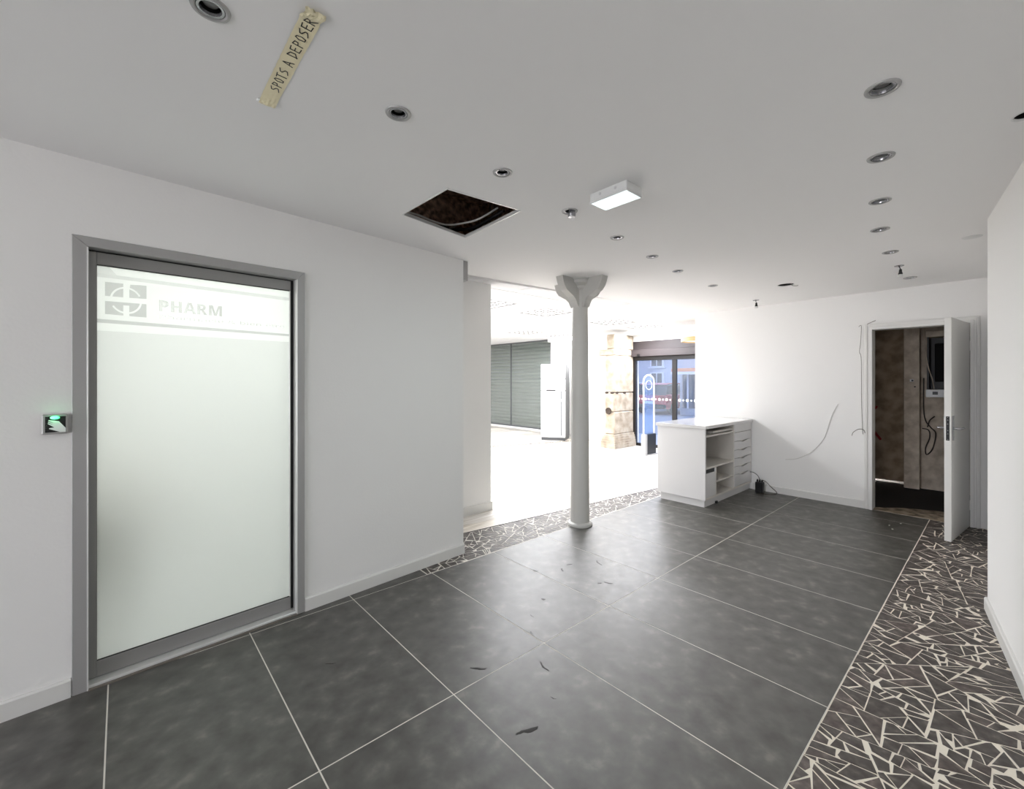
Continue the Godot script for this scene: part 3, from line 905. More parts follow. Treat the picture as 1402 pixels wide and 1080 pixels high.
func build_utility_room() -> void:
	var cw: Material = mats.concrete_wall
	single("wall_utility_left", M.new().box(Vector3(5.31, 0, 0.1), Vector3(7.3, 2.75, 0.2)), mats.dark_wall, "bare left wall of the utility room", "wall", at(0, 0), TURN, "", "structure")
	single("wall_utility_right", M.new().box(Vector3(5.31, 0, 1.95), Vector3(7.3, 2.75, 2.05)), cw, "bare right wall of the utility room", "wall", at(0, 0), TURN, "", "structure")
	single("wall_utility_end", M.new().box(Vector3(7.6, 0, -0.4), Vector3(7.7, 2.75, 2.05)), mats.plaster, "wall of the lit space beyond the dark panel", "wall", at(0, 0), TURN, "", "structure")
	single("wall_utility_cheek", M.new().box(Vector3(7.2, 0, -0.45), Vector3(7.6, 2.75, -0.4)), mats.plaster, "end wall of the lit space beyond the dark panel", "wall", at(0, 0), TURN, "", "structure")
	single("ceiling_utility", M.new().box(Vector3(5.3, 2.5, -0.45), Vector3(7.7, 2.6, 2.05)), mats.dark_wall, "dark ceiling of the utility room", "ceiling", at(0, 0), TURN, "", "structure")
	# dark panel at the end, light leaking under it
	var pn := thing("door_3", "dark brown panel door at the end of the utility room, light under it", "door", at(7.1, 0.5), TURN, "", "structure")
	part("leaf", M.new(Vector3(7.1, 0, 0.5)).box(Vector3(7.08, 0.024, 0.1), Vector3(7.13, 2.6, 0.9), 0.002), mats.dark_wall, pn)
	part("paint_mark", M.new(Vector3(7.1, 0, 0.5)).tube([Vector3(7.078, 1.03, 0.40), Vector3(7.078, 1.045, 0.45), Vector3(7.078, 1.09, 0.475)], 0.012, 6), mats.red_paint, pn)
	part("paint_mark", M.new(Vector3(7.1, 0, 0.5)).tube([Vector3(7.078, 0.80, 0.40), Vector3(7.078, 0.70, 0.45), Vector3(7.078, 0.60, 0.52)], 0.016, 6), mats.red_paint, pn)
	var lamp := OmniLight3D.new()  # unseen lamp beyond the panel, placed to light the gap below
	lamp.name = "unseen_gap_lamp_glow"
	lamp.light_energy = 1.2; lamp.light_size = 0.06; lamp.omni_range = 6.0; lamp.omni_attenuation = 2.0; lamp.shadow_enabled = true
	var bulb := thing("unseen_gap_lamp", "small unseen lamp beyond the dark panel, placed to light the gap under it", "lamp", at(7.45, 0.3, 0.45), TURN)
	part("bulb", M.new().ball(Vector3.ZERO, Vector3.ONE * 0.05, 12), mats.panel_glow, bulb)
	part("bracket", M.new().box(Vector3(0.04, -0.03, -0.03), Vector3(0.15, 0.03, 0.03), 0.004), mats.white_plastic, bulb)
	bulb.add_child(lamp)
	# pipe casing and boiler wall
	var cs := thing("trim_3", "pale boxed pipe casing beside the boiler in the utility room", "pipe casing", at(6.9, 0.89), TURN, "", "structure")
	part("casing_panel", M.new(Vector3(6.9, 0, 0.89)).box(Vector3(6.74, 0.01, 0.812), Vector3(7.15, 2.55, 0.972), 0.004), cw, cs)
	part("thermostat", M.new(Vector3(6.9, 0, 0.89)).box(Vector3(6.725, 1.45, 0.875), Vector3(6.74, 1.485, 0.915), 0.003), mats.white_plastic, cs)
	part("thermostat_screen", M.new(Vector3(6.9, 0, 0.89)).box(Vector3(6.723, 1.455, 0.892), Vector3(6.726, 1.478, 0.913)), mats.black_plastic, cs)
	part("fixing_hole", M.new(Vector3(6.9, 0, 0.89)).box(Vector3(6.737, 1.375, 0.918), Vector3(6.741, 1.39, 0.934)), mats.hole_dark, cs)
	single("wall_utility_back", M.new().box(Vector3(6.90, 0.0, 0.972), Vector3(7.15, 2.55, 1.95)), cw, "bare pale wall of the utility room behind the boiler", "wall", at(0, 0), TURN, "", "structure")
	var og := Vector3(6.75, 1.25, 1.3)
	var b := thing("boiler", "wall-hung boiler with its dark casing open and a white control strip", "boiler", at(6.75, 1.3, 1.25), TURN)
	var bb := M.new(og)
	bb.box(Vector3(6.62, 1.352, 1.055), Vector3(6.90, 2.03, 1.075), 0.003); bb.box(Vector3(6.62, 1.352, 1.50), Vector3(6.90, 2.03, 1.52), 0.003)
	bb.box(Vector3(6.86, 1.352, 1.075), Vector3(6.90, 2.03, 1.50))
	part("casing", bb, mats.dark_metal, b)
	part("top_cover", M.new(og).box(Vector3(6.60, 2.03, 1.045), Vector3(6.90, 2.11, 1.53), 0.004), mats.concrete_wall, b)
	part("burner_box", M.new(og).box(Vector3(6.72, 1.45, 1.12), Vector3(6.86, 1.95, 1.46), 0.01), mats.hole_dark, b)
	var ctl := part("control_strip", M.new(og).box(Vector3(6.60, 1.25, 1.045), Vector3(6.90, 1.352, 1.53), 0.006), mats.white_plastic, b)
	part("display", M.new(og).box(Vector3(6.596, 1.285, 1.11), Vector3(6.601, 1.325, 1.16)), mats.black_plastic, ctl)
	# loose cables
	var cab := func(label: String, pts: Array, r: float, m_: Material) -> void:
		var q := []
		for p in pts: q.append(Vector3(p[0], p[2], p[1]))
		single("cable", M.new().tube(q, r, 6), m_, label, "cable", at(0, 0), TURN)
	cab.call("brown cable hanging from the ceiling in front of the boiler", [[6.72, 1.00, 2.45], [6.66, 1.02, 2.10], [6.60, 1.06, 1.70], [6.58, 1.11, 1.48], [6.64, 1.12, 1.36]], 0.006, mats.concrete_wall)
	cab.call("looped brown cable hanging on the pale wall under the boiler", [[6.885, 1.0, 1.5], [6.88, 1.0, 1.1], [6.87, 1.02, 0.93], [6.87, 1.07, 0.84], [6.87, 1.12, 0.76], [6.87, 1.09, 0.56], [6.87, 1.03, 0.47], [6.87, 1.02, 0.56], [6.87, 1.06, 0.70], [6.87, 1.05, 0.80], [6.87, 0.985, 0.82]], 0.007, mats.cable_brown)
	cab.call("short brown cable end curling up on the pale wall under the boiler", [[6.87, 1.04, 0.84], [6.87, 1.06, 0.93], [6.87, 1.11, 0.99]], 0.007, mats.cable_brown)

# ---------------------------------------------------------------- street side of the shop
func build_shop_front() -> void:
	# shop window with closed roller shutters outside the glass
	var w := thing("window_1", "tall shop window with closed grey-green roller shutters", "window", at(7.44, -8.16), TURN, "", "structure")
	var og := Vector3(7.44, 0, -8.16)
	var fm := M.new(og)
	for v in [-9.85, -8.13, -6.47]: fm.box(Vector3(7.42, 0.10, v - (0.012 if v == -8.13 else 0.03)), Vector3(7.46, 2.58, v + (0.012 if v == -8.13 else 0.03)), 0.003)
	fm.box(Vector3(7.4201, 0.10, -9.85), Vector3(7.4599, 0.14, -6.47), 0.003); fm.box(Vector3(7.4201, 2.53, -9.85), Vector3(7.4599, 2.58, -6.47), 0.003)
	part("window_frame", fm, mats.grey_and_side_shade, w)
	part("pane", M.new(og).box(Vector3(7.437, 0.14, -9.82), Vector3(7.443, 2.53, -8.142)), mats.window_glass, w)
	part("pane", M.new(og).box(Vector3(7.437, 0.14, -8.118), Vector3(7.443, 2.53, -6.50)), mats.window_glass, w)
	part("sill", M.new(og).box(Vector3(7.33, 0.06, -9.85), Vector3(7.43, 0.10, -6.45), 0.004), mats.white_paint, w)
	for k in 2:
		var v0 := -9.83 if k == 0 else -8.129
		var v1 := -8.131 if k == 0 else -6.48
		var s := thing("roller_shutter", ["grey-green slatted roller shutter closed at the left of the shop window", "grey-green slatted roller shutter closed beside the white fridge"][k], "roller shutter", at(7.56, (v0 + v1) / 2.0, 0.10), TURN, "roller shutters of the shop window")
		var slat := M.new()
		var prof := []
		for i in 7:
			var f := i / 6.0
			prof.append([-0.020 * sin(PI * f), 0.001 + 0.094 * f])
		prof.append([0.006, 0.100]); prof.append([0.010, 0.100]); prof.append([0.010, 0.001])
		slat.xf = Transform3D(Basis(Vector3(1, 0, 0), Vector3(0, 0, 1), Vector3(0, 1, 0)), Vector3.ZERO)
		slat.prism(P2(prof), -(v1 - v0) / 2.0, (v1 - v0) / 2.0, 0.0, true)
		var sm := slat.mesh()
		for i in 25:
			part("slat", sm, mats.shutter, s, Vector3(0, i * 0.1, 0))
	# glass entrance
	var d := thing("door_4", "black-framed glass shop entrance with white safety dots, street behind", "glass door", at(7.44, -2.95), TURN, "", "structure")
	og = Vector3(7.44, 0, -2.95)
	part("roller_box", M.new(og).box(Vector3(7.42, 2.14, -3.93), Vector3(7.66, 2.33, -1.86), 0.004), mats.header_brown, d)
	part("operator", M.new(og).box(Vector3(7.30, 1.985, -4.06), Vector3(7.46, 2.135, -1.85), 0.006), mats.header_brown, d)
	part("frame_head", M.new(og).box(Vector3(7.40, 1.90, -3.93), Vector3(7.48, 1.985, -1.85), 0.004), mats.frame_black, d)
	part("frame_post", M.new(og).box(Vector3(7.4005, 0.0, -3.93), Vector3(7.4795, 1.90, -3.83), 0.004), mats.frame_black, d)
	part("frame_post", M.new(og).box(Vector3(7.4005, 0.0, -1.93), Vector3(7.4795, 1.90, -1.85), 0.004), mats.frame_black, d)
	part("stile", M.new(og).box(Vector3(7.41, 0.0, -2.955), Vector3(7.47, 1.90, -2.86), 0.004), mats.frame_black, d)
	part("sensor", M.new(og).box(Vector3(7.27, 1.985, -3.72), Vector3(7.30, 2.04, -3.66), 0.004), mats.black_plastic, d)
	for b in [[-3.83, -2.955], [-2.86, -1.93]]:
		part("bottom_rail", M.new(og).box(Vector3(7.42, 0.0, b[0]), Vector3(7.46, 0.065, b[1]), 0.003), mats.frame_black, d)
		var gl := part("pane", M.new(og).box(Vector3(7.436, 0.065, b[0]), Vector3(7.444, 1.90, b[1])), mats.clear_glass, d)
		var x: float = b[0] + 0.06
		var k := 0
		while x < b[1] - 0.03:
			var m := M.new()
			m.xf = Transform3D(Basis(Vector3(0, 0, 1), Vector3(-1, 0, 0), Vector3(0, 1, 0)), Vector3(7.4355, 1.05, x) - og)
			if k % 2 == 0:
				var ring := []
				for i in 16: ring.append([0.028 * cos(TAU * i / 16.0), 0.028 * sin(TAU * i / 16.0)])
				m.prism(P2(ring), 0.0, 0.001)
			else:
				m.prism(P2([[-0.02, 0], [0, 0.02], [0.02, 0], [0, -0.02]]), 0.0, 0.001)
			part("safety_dot", m, mats.film_white, gl)
			x += 0.085
			k += 1
	# round pendant lamp half hidden by the counter wall
	var p := thing("pendant_lamp", "shallow round pale-wood pendant lamp before the entrance header", "pendant lamp", at(6.60, -2.02, 2.20), TURN)
	part("shade", M.new().lathe([[0.0, 0.05], [0.20, 0.055], [0.27, 0.035], [0.275, -0.03], [0.262, -0.035], [0.255, 0.02], [0.0, 0.03]], Vector3.ZERO, 36), mats.wood_warm, p)
	part("diffuser", M.new().lathe([[0.255, -0.015], [0.0, -0.02]], Vector3.ZERO, 36), mats.film_white, p)
	part("cord", M.new().tube([Vector3(0, 0.05, 0), Vector3(0, SHOP_Y - 2.20, 0)], 0.004, 6, false), mats.cable_white, p)

func car_body(t: Node3D, paint: Material, rear: bool) -> void:
	# long axis along x, tail at x = 0
	var up := upright()
	var lower := M.new(); lower.xf = up * Transform3D(Basis(), Vector3(0, -0.86, 0))
	lower.prism(P2([[0.02, 0.32], [0.0, 0.55], [0.05, 0.88], [0.35, 0.93], [2.75, 0.93], [3.7, 0.78], [3.9, 0.55], [3.88, 0.28], [0.25, 0.26]]), 0.0, 1.72, 0.06, true)
	part("body", lower, paint, t)
	var cab := M.new(); cab.xf = up * Transform3D(Basis(), Vector3(0, -0.74, 0))
	cab.prism(P2([[0.16, 0.90], [0.42, 1.36], [0.70, 1.40], [1.95, 1.38], [2.72, 0.92]]), 0.0, 1.48, 0.05, true)
	part("window_band", cab, mats.car_glass, t)
	var roof := M.new(); roof.xf = up * Transform3D(Basis(), Vector3(0, -0.70, 0))
	roof.prism(P2([[0.36, 1.36], [0.66, 1.45], [1.90, 1.43], [2.10, 1.36], [1.95, 1.36], [0.70, 1.39]]), 0.0, 1.40, 0.02, true)
	part("roof", roof, paint, t)
	for x in [0.72, 3.15]:
		for z in [-0.76, 0.76]:
			var wm := M.new()
			wm.xf = Transform3D(Basis(Vector3.RIGHT, Vector3(0, 0, 1), Vector3(0, 1, 0)), Vector3(x, 0.31, z))
			wm.lathe([[0.0, -0.11], [0.27, -0.11], [0.31, -0.07], [0.31, 0.07], [0.27, 0.11], [0.0, 0.11]], Vector3.ZERO, 20)
			part("wheel", wm, mats.tyre, t)
	for z in [-0.68, 0.68]:
		part("tail_lamp" if rear else "head_lamp", M.new().box(Vector3(-0.012, 0.66, z - 0.13), Vector3(0.06, 0.86, z + 0.13), 0.02), mats.tail_lamp if rear else mats.plate, t)
	part("number_plate", M.new().box(Vector3(-0.02, 0.50, -0.22), Vector3(0.02, 0.61, 0.22), 0.004), mats.plate, t)
	part("bumper", M.new().box(Vector3(-0.06, 0.30, -0.84), Vector3(0.2, 0.48, 0.84), 0.04), mats.tyre, t)

func build_street() -> void:
	single("street", M.new().box(Vector3(9.6, -0.25, -60), Vector3(70, -0.12, 30)), mats.asphalt, "pale grey road outside the entrance", "road", at(0, 0), TURN, "", "structure")
	single("pavement", M.new().box(Vector3(7.69, -0.25, -60), Vector3(9.6, -0.02, 30), 0.02), mats.kerb, "pale pavement in front of the shop", "pavement", at(0, 0), TURN, "", "structure")
	# parked cars
	var c := thing("car", "red hatchback parked tail-on outside the glass entrance", "car", at(16.7, -9.2, -0.12), TURN)
	car_body(c, mats.car_red, true)
	var c2 := thing("car", "white car parked behind the red hatchback", "car", at(23.0, -10.6, -0.12), TURN)
	car_body(c2, mats.car_white, true)
	var c3 := thing("car", "dark-windowed white car parked left of the red hatchback", "car", at(17.4, -11.6, -0.12), TURN)
	car_body(c3, mats.car_white, true)
	# the house across the street
	var h := thing("building", "pale blue-grey town house across the street with white-trimmed windows", "building", at(39.0, -22.0, -0.12), TURN)
	var og := Vector3(39.0, -0.12, -22.0)
	part("wall", M.new(og).box(Vector3(39.2, -0.12, -42.0), Vector3(48.0, 9.0, -12.5)), mats.facade_stone, h)
	part("roof", M.new(og).prism(P2([[38.8, -42.4], [48.4, -42.4], [48.4, -12.1], [38.8, -12.1]]), 9.0, 10.6, 0.8), mats.grey_and_side_shade, h)
	for y in [0.5, 2.85, 5.6]:
		for v in [-29.0, -25.5, -21.95, -18.4, -14.9]:
			var hw := 0.62
			var top: float = y + (1.6 if y < 2 else (0.85 if y < 4 else 1.6))
			var f := part("window", M.new(og).box(Vector3(39.05, y - 0.1, v - hw - 0.14), Vector3(39.25, top + 0.1, v + hw + 0.14), 0.02), mats.facade_trim, h)
			for s in [-1.0, 1.0]:
				part("window_pane", M.new(og).box(Vector3(39.02, y, v + s * hw * 0.5 - hw * 0.42), Vector3(39.06, top, v + s * hw * 0.5 + hw * 0.42)), mats.window_dark, f)
			part("sill", M.new(og).box(Vector3(38.9, y - 0.22, v - hw - 0.3), Vector3(39.2, y - 0.1, v + hw + 0.3), 0.02), mats.facade_trim, f)
	# low dark shop kiosk at the right with an orange awning
	var k := thing("kiosk", "dark glazed street kiosk seen through the right entrance pane", "kiosk", at(17.9, -6.7, -0.12), TURN)
	og = Vector3(17.9, -0.12, -6.7)
	part("wall", M.new(og).box(Vector3(17.6, -0.12, -8.15), Vector3(20.5, 2.5, -4.2), 0.02), mats.facade_stone, k)
	part("glazing", M.new(og).box(Vector3(17.56, 0.2, -8.0), Vector3(17.6, 1.75, -4.4)), mats.store_dark, k)
	for v in [-7.75, -6.9, -6.0]:
		part("mullion", M.new(og).box(Vector3(17.54, 0.2, v - 0.04), Vector3(17.57, 1.75, v + 0.04)), mats.facade_trim, k)
	var a := M.new(og)
	a.xf = upright()
	var aw := part("awning", M.new(og).box(Vector3(16.9, 1.80, -8.2), Vector3(17.6, 1.97, -4.2), 0.03), mats.orange_cloth, k)
	part("awning_edge", M.new(og).box(Vector3(16.86, 1.70, -8.2), Vector3(16.9, 1.82, -4.2), 0.01), mats.facade_trim, aw)

# ---------------------------------------------------------------- cast-iron column
func build_column() -> void:
	var u := 2.313
	var v := -1.175
	var top := ceil_y(u, v)
	var c := thing("column", "off-white cast-iron column with a bracketed capital between room and shop", "column", at(u, v), TURN, "", "structure")
	part("base_ring", M.new().lathe([[0.125, 0.0], [0.128, 0.012], [0.122, 0.028], [0.108, 0.036], [0.098, 0.04]], Vector3.ZERO, 48), mats.column_paint, c)
	var prof := []
	for i in 13:
		var f := i / 12.0
		prof.append([lerpf(0.0965, 0.0795, f) + 0.003 * sin(PI * f), lerpf(0.02, top - 0.20, f)])
	part("shaft", M.new().lathe(prof, Vector3.ZERO, 48), mats.column_paint, c)
	part("neck", M.new().lathe([[0.0795, top - 0.20], [0.080, top - 0.100], [0.096, top - 0.094], [0.106, top - 0.082], [0.106, top - 0.066], [0.122, top - 0.060], [0.146, top - 0.040], [0.150, top - 0.012], [0.165, top - 0.008], [0.168, top + 0.02]], Vector3.ZERO, 48), mats.column_paint, c)
	# four flaring brackets, in line with the building
	var outline := [[0.05, top - 0.28], [0.080, top - 0.275], [0.094, top - 0.25], [0.112, top - 0.212], [0.148, top - 0.178], [0.198, top - 0.152], [0.250, top - 0.124], [0.280, top - 0.090], [0.300, top - 0.046], [0.312, top - 0.006], [0.316, top + 0.012], [0.05, top + 0.012]]
	for k in 4:
		var m := M.new()
		m.xf = Transform3D(Basis(Vector3.UP, PI / 2 * k), Vector3.ZERO) * upright() * Transform3D(Basis(), Vector3(0, -0.046, 0))
		m.prism(P2(outline), 0.0, 0.092, 0.008, true)
		part("bracket", m, mats.column_paint, c)

# ---------------------------------------------------------------- white counter
func build_counter() -> void:
	var og := Vector3(4.48, 0, -0.87)
	var t := thing("counter", "white glossy pharmacy counter with open shelves and drawers by the back wall", "counter", at(og.x, og.z), TURN)
	var wg: Material = mats.white_gloss
	var wb: Material = mats.white_board
	var b := func(called: String, lo: Vector3, hi: Vector3, m_: Material, ch := 0.0015, parent: Node = t) -> MeshInstance3D:
		return part(called, M.new(og).box(lo, hi, ch), m_, parent)
	b.call("top", Vector3(3.785, 0.910, -1.19), Vector3(5.176, 0.946, -0.548), wg, 0.003)
	b.call("side_panel", Vector3(3.802, 0.088, -1.172), Vector3(3.822, 0.910, -0.566), wg)
	b.call("side_panel", Vector3(5.150, 0.088, -1.172), Vector3(5.170, 0.910, -0.566), wg)
	b.call("back_panel", Vector3(3.822, 0.088, -1.171), Vector3(5.150, 0.9095, -1.152), wg)
	b.call("divider", Vector3(4.590, 0.110, -1.152), Vector3(4.608, 0.9095, -0.568), wb)
	b.call("bottom_panel", Vector3(3.822, 0.0885, -1.152), Vector3(5.150, 0.110, -0.5665), wb)
	b.call("shelf", Vector3(3.822, 0.809, -1.152), Vector3(4.590, 0.830, -0.5685), wb)
	b.call("shelf", Vector3(3.822, 0.440, -1.152), Vector3(4.590, 0.461, -0.5680), wb)
	b.call("shelf", Vector3(4.098, 0.256, -1.152), Vector3(4.590, 0.272, -0.5700), wb)
	b.call("divider", Vector3(4.080, 0.110, -1.152), Vector3(4.098, 0.440, -0.569), wb)
	b.call("pull_out_tray", Vector3(4.03, 0.842, -1.05), Vector3(4.586, 0.868, -0.580), wb)
	b.call("tray_runner", Vector3(3.824, 0.834, -1.05), Vector3(4.03, 0.842, -0.62), mats.chrome, 0.001)
	var door: Node = b.call("cupboard_door", Vector3(3.826, 0.114, -0.586), Vector3(4.078, 0.392, -0.567), wg)
	b.call("slot_shade", Vector3(3.826, 0.392, -0.60), Vector3(4.078, 0.438, -0.578), mats.black_plastic, 0.001)  # black insert paints in the shade of the open slot
	b.call("door_edge", Vector3(4.060, 0.392, -0.586), Vector3(4.078, 0.438, -0.567), wg, 0.001, door)
	b.call("drawer_backing", Vector3(4.610, 0.112, -0.600), Vector3(5.148, 0.806, -0.5865), wb)
	b.call("plinth", Vector3(3.833, 0.0, -1.147), Vector3(5.165, 0.088, -0.592), wg, 0.002)
	b.call("fascia", Vector3(4.612, 0.806, -0.584), Vector3(5.148, 0.908, -0.5665), wg)
	var ys := [0.114, 0.264, 0.368, 0.474, 0.580, 0.690, 0.802]
	var up := upright()
	for i in 6:
		var y0: float = ys[i] + 0.0015
		var y1: float = ys[i + 1] - 0.0025
		var m := M.new()
		m.xf = Transform3D(Basis(), Vector3(0, 0, -0.5845 - og.z)) * up
		var poly := [[4.613 - og.x, y0], [5.147 - og.x, y0], [5.147 - og.x, y1]]
		var dip := 0.018 if i < 5 else 0.0
		for k in 11:         # the top edge dips in a shallow finger scoop
			var f := k / 10.0
			poly.append([lerpf(5.03, 4.73, f) - og.x, y1 - dip * sin(PI * f) * sin(PI * f)])
		poly.append([4.613 - og.x, y1])
		m.prism(P2(poly), 0.0, 0.018, 0.0015, true)
		var dr := part("drawer", m, wg, t)
		if i == 5: continue
		var h := M.new()
		h.xf = Transform3D(Basis(), Vector3(0, 0, -0.5845 - og.z)) * up
		var hp := []
		for k in 11:
			var f := k / 10.0
			hp.append([lerpf(4.73, 5.03, f) - og.x, y1 - 0.018 * sin(PI * f) * sin(PI * f) - 0.005])
		for k in range(10, -1, -1):
			var f := k / 10.0
			hp.append([lerpf(4.73, 5.03, f) - og.x, y1 - 0.018 * sin(PI * f) * sin(PI * f)])
		h.prism(P2(hp), 0.012, 0.026, 0.001, true)
		part("handle", h, wg, dr)

# ---------------------------------------------------------------- fridge, pillar, gate
func build_fridge() -> void:
	var f := thing("fridge", "tall white fridge standing before the roller shutter", "fridge", at(6.60, -5.62), TURN - 0.72)
	# local x across the front, front towards -z turned to the room
	f.rotation.y = -0.28
	part("body", M.new().box(Vector3(-0.30, 0.07, -0.62), Vector3(0.30, 1.85, -0.06), 0.01), mats.grey_and_side_shade, f)  # dark grey puts the shade of the fridge side into its colour
	part("freezer_door", M.new().box(Vector3(-0.30, 1.50, -0.06), Vector3(0.30, 1.85, 0.0), 0.012), mats.fridge_white, f)
	part("middle_door", M.new().box(Vector3(-0.30, 1.215, -0.06), Vector3(0.30, 1.494, 0.0), 0.012), mats.fridge_white, f)
	part("lower_door", M.new().box(Vector3(-0.30, 0.075, -0.06), Vector3(0.30, 1.205, 0.0), 0.012), mats.fridge_white, f)
	part("display", M.new().box(Vector3(-0.16, 1.205, -0.004), Vector3(0.06, 1.235, 0.003), 0.001), mats.black_plastic, f)
	part("side_handle", M.new().box(Vector3(0.20, 0.12, -0.002), Vector3(0.225, 0.95, 0.012), 0.003), mats.grey_and_side_shade, f)
	part("side_handle", M.new().box(Vector3(0.20, 1.0, -0.002), Vector3(0.225, 1.20, 0.012), 0.003), mats.grey_and_side_shade, f)
	part("plinth", M.new().box(Vector3(-0.29, 0.0, -0.60), Vector3(0.29, 0.07, -0.03), 0.004), mats.grey_and_side_shade, f)

func build_stone_pillar() -> void:
	var og := Vector3(6.95, 0, -4.2)
	var p := thing("stone_pillar", "old pale limestone pillar with chipped blocks beside the glass entrance", "pillar", at(og.x, og.z), TURN, "", "structure")
	var blocks := [["base_block", 6.62, 7.41, -4.20, -3.84, 0.0, 0.30], ["stone_block", 6.67, 7.40, -4.13, -3.88, 0.30, 0.78], ["stone_block", 6.66, 7.40, -4.13, -3.885, 0.785, 1.19], ["stone_block", 6.67, 7.40, -4.13, -3.88, 1.20, 2.0], ["capital_block", 6.66, 7.40, -4.30, -3.875, 2.0, 2.14], ["stone_block", 6.69, 7.40, -4.10, -3.88, 2.14, 2.46]]
	for b in blocks:
		var m := M.new(og)
		if b[0] == "base_block":   # splayed foot
			for k in 6:
				var f := k / 6.0
				var g := (k + 1) / 6.0
				var s := 0.07 * (1.0 - f * f)
				m.box(Vector3(6.67 - s, lerpf(b[5], b[6], f), -4.13 - s), Vector3(7.40, lerpf(b[5], b[6], g), -3.885 + s), 0.004)
		else:
			m.box(Vector3(b[1], b[5], b[3]), Vector3(b[2], b[6], b[4]), 0.018)
		part(b[0], m, mats.stone, p)
	part("old_fixing", M.new().lathe([[0.075, 0.0], [0.07, 0.02], [0.05, 0.012], [0.0, 0.004]], Vector3.ZERO, 18), mats.stone_dark, p, Vector3(6.655 - og.x, 0.80, -4.02 - og.z)).rotation.z = PI / 2
	for h in [[6.665, 1.195, -4.08], [6.665, 1.195, -3.93], [6.78, 1.195, -3.88], [7.05, 1.19, -3.88]]:
		part("joint_hole", M.new().ball(Vector3(h[0], h[1], h[2]) - og, Vector3(0.03, 0.022, 0.05) if h[0] < 6.7 else Vector3(0.05, 0.022, 0.02), 10), mats.stone_dark, p)

func build_gate() -> void:
	var g := thing("security_gate", "tall clear anti-theft gate panel with rounded top before the entrance", "security gate", at(6.61, -3.01), TURN)
	var up := upright()
	var outer := []
	var inner := []
	for k in 13:
		var f := PI * k / 12.0
		outer.append([0.21 * cos(f), 1.44 + 0.13 * sin(f)])
		inner.append([0.165 * cos(f), 1.44 + 0.09 * sin(f)])
	var pts := [Vector3(0.19, 0.36, 0)]
	for k in 13:
		var f := PI * k / 12.0
		pts.append(Vector3(0.19 * cos(f), 1.44 + 0.125 * sin(f), 0))
	pts.append(Vector3(-0.19, 0.36, 0))
	part("tube_frame", M.new().tube(pts, 0.016, 10, false), mats.white_plastic, g)
	var m := M.new(); m.xf = up
	var pane := [[0.18, 0.40]]
	for k in 13:
		var f := PI * k / 12.0
		pane.append([0.18 * cos(f), 1.43 + 0.115 * sin(f)])
	pane.append([-0.18, 0.40])
	m.prism(P2(pane), -0.004, 0.004, 0.0, true)
	part("panel", m, mats.gate_glass, g)
	var ring := []
	for k in 25: ring.append(Vector3(0.11 * cos(TAU * k / 24.0), 1.37 + 0.09 * sin(TAU * k / 24.0), 0.0))
	part("coil", M.new().tube(ring, 0.008, 8, false), mats.white_plastic, g)
	part("base", M.new().box(Vector3(-0.20, 0.0, -0.045), Vector3(0.20, 0.40, 0.045), 0.01), mats.black_plastic, g)
	part("base_trim", M.new().box(Vector3(-0.205, 0.0, -0.05), Vector3(-0.13, 0.405, 0.05), 0.006), mats.aluminium, g)
	part("foot_plate", M.new().box(Vector3(-0.24, 0.0, -0.08), Vector3(0.24, 0.012, 0.08), 0.003), mats.aluminium, g)

# ---------------------------------------------------------------- ceiling fittings
func downlight(u: float, v: float, label: String, r := 0.05) -> Node3D:
	var t := thing("downlight", label, "downlight", at(u, v, ceil_y(u, v)), TURN, "recessed ceiling downlights")
	t.basis = tilt()
	part("trim_ring", M.new().lathe([[r, 0.0005], [r - 0.002, -0.004], [r - 0.009, -0.0055], [r - 0.0135, -0.003], [r - 0.014, 0.004]], Vector3.ZERO, 36), mats.aluminium, t)
	part("gimbal", M.new().lathe([[r - 0.0145, -0.001], [r - 0.016, -0.003], [r - 0.022, -0.002], [r - 0.024, 0.006]], Vector3.ZERO, 32), mats.chrome, t)
	part("reflector", M.new().lathe([[r - 0.014, 0.004], [r - 0.018, 0.04], [0.018, 0.06], [0.0, 0.062]], Vector3.ZERO, 28), mats.hole_dark, t)
	part("lamp", M.new().lathe([[r - 0.026, 0.018], [r - 0.032, 0.012], [0.0, 0.010]], Vector3.ZERO, 24), mats.lamp_glass, t)
	return t

func tilt() -> Basis:
	var bas := Basis(Vector3.UP, TURN)
	var e1 := (bas * Vector3(1, -0.01107, 0)).normalized()
	var e2 := (bas * Vector3(0, 0.01223, 1)).normalized()
	return Basis(e1, e2.cross(e1).normalized(), e2)

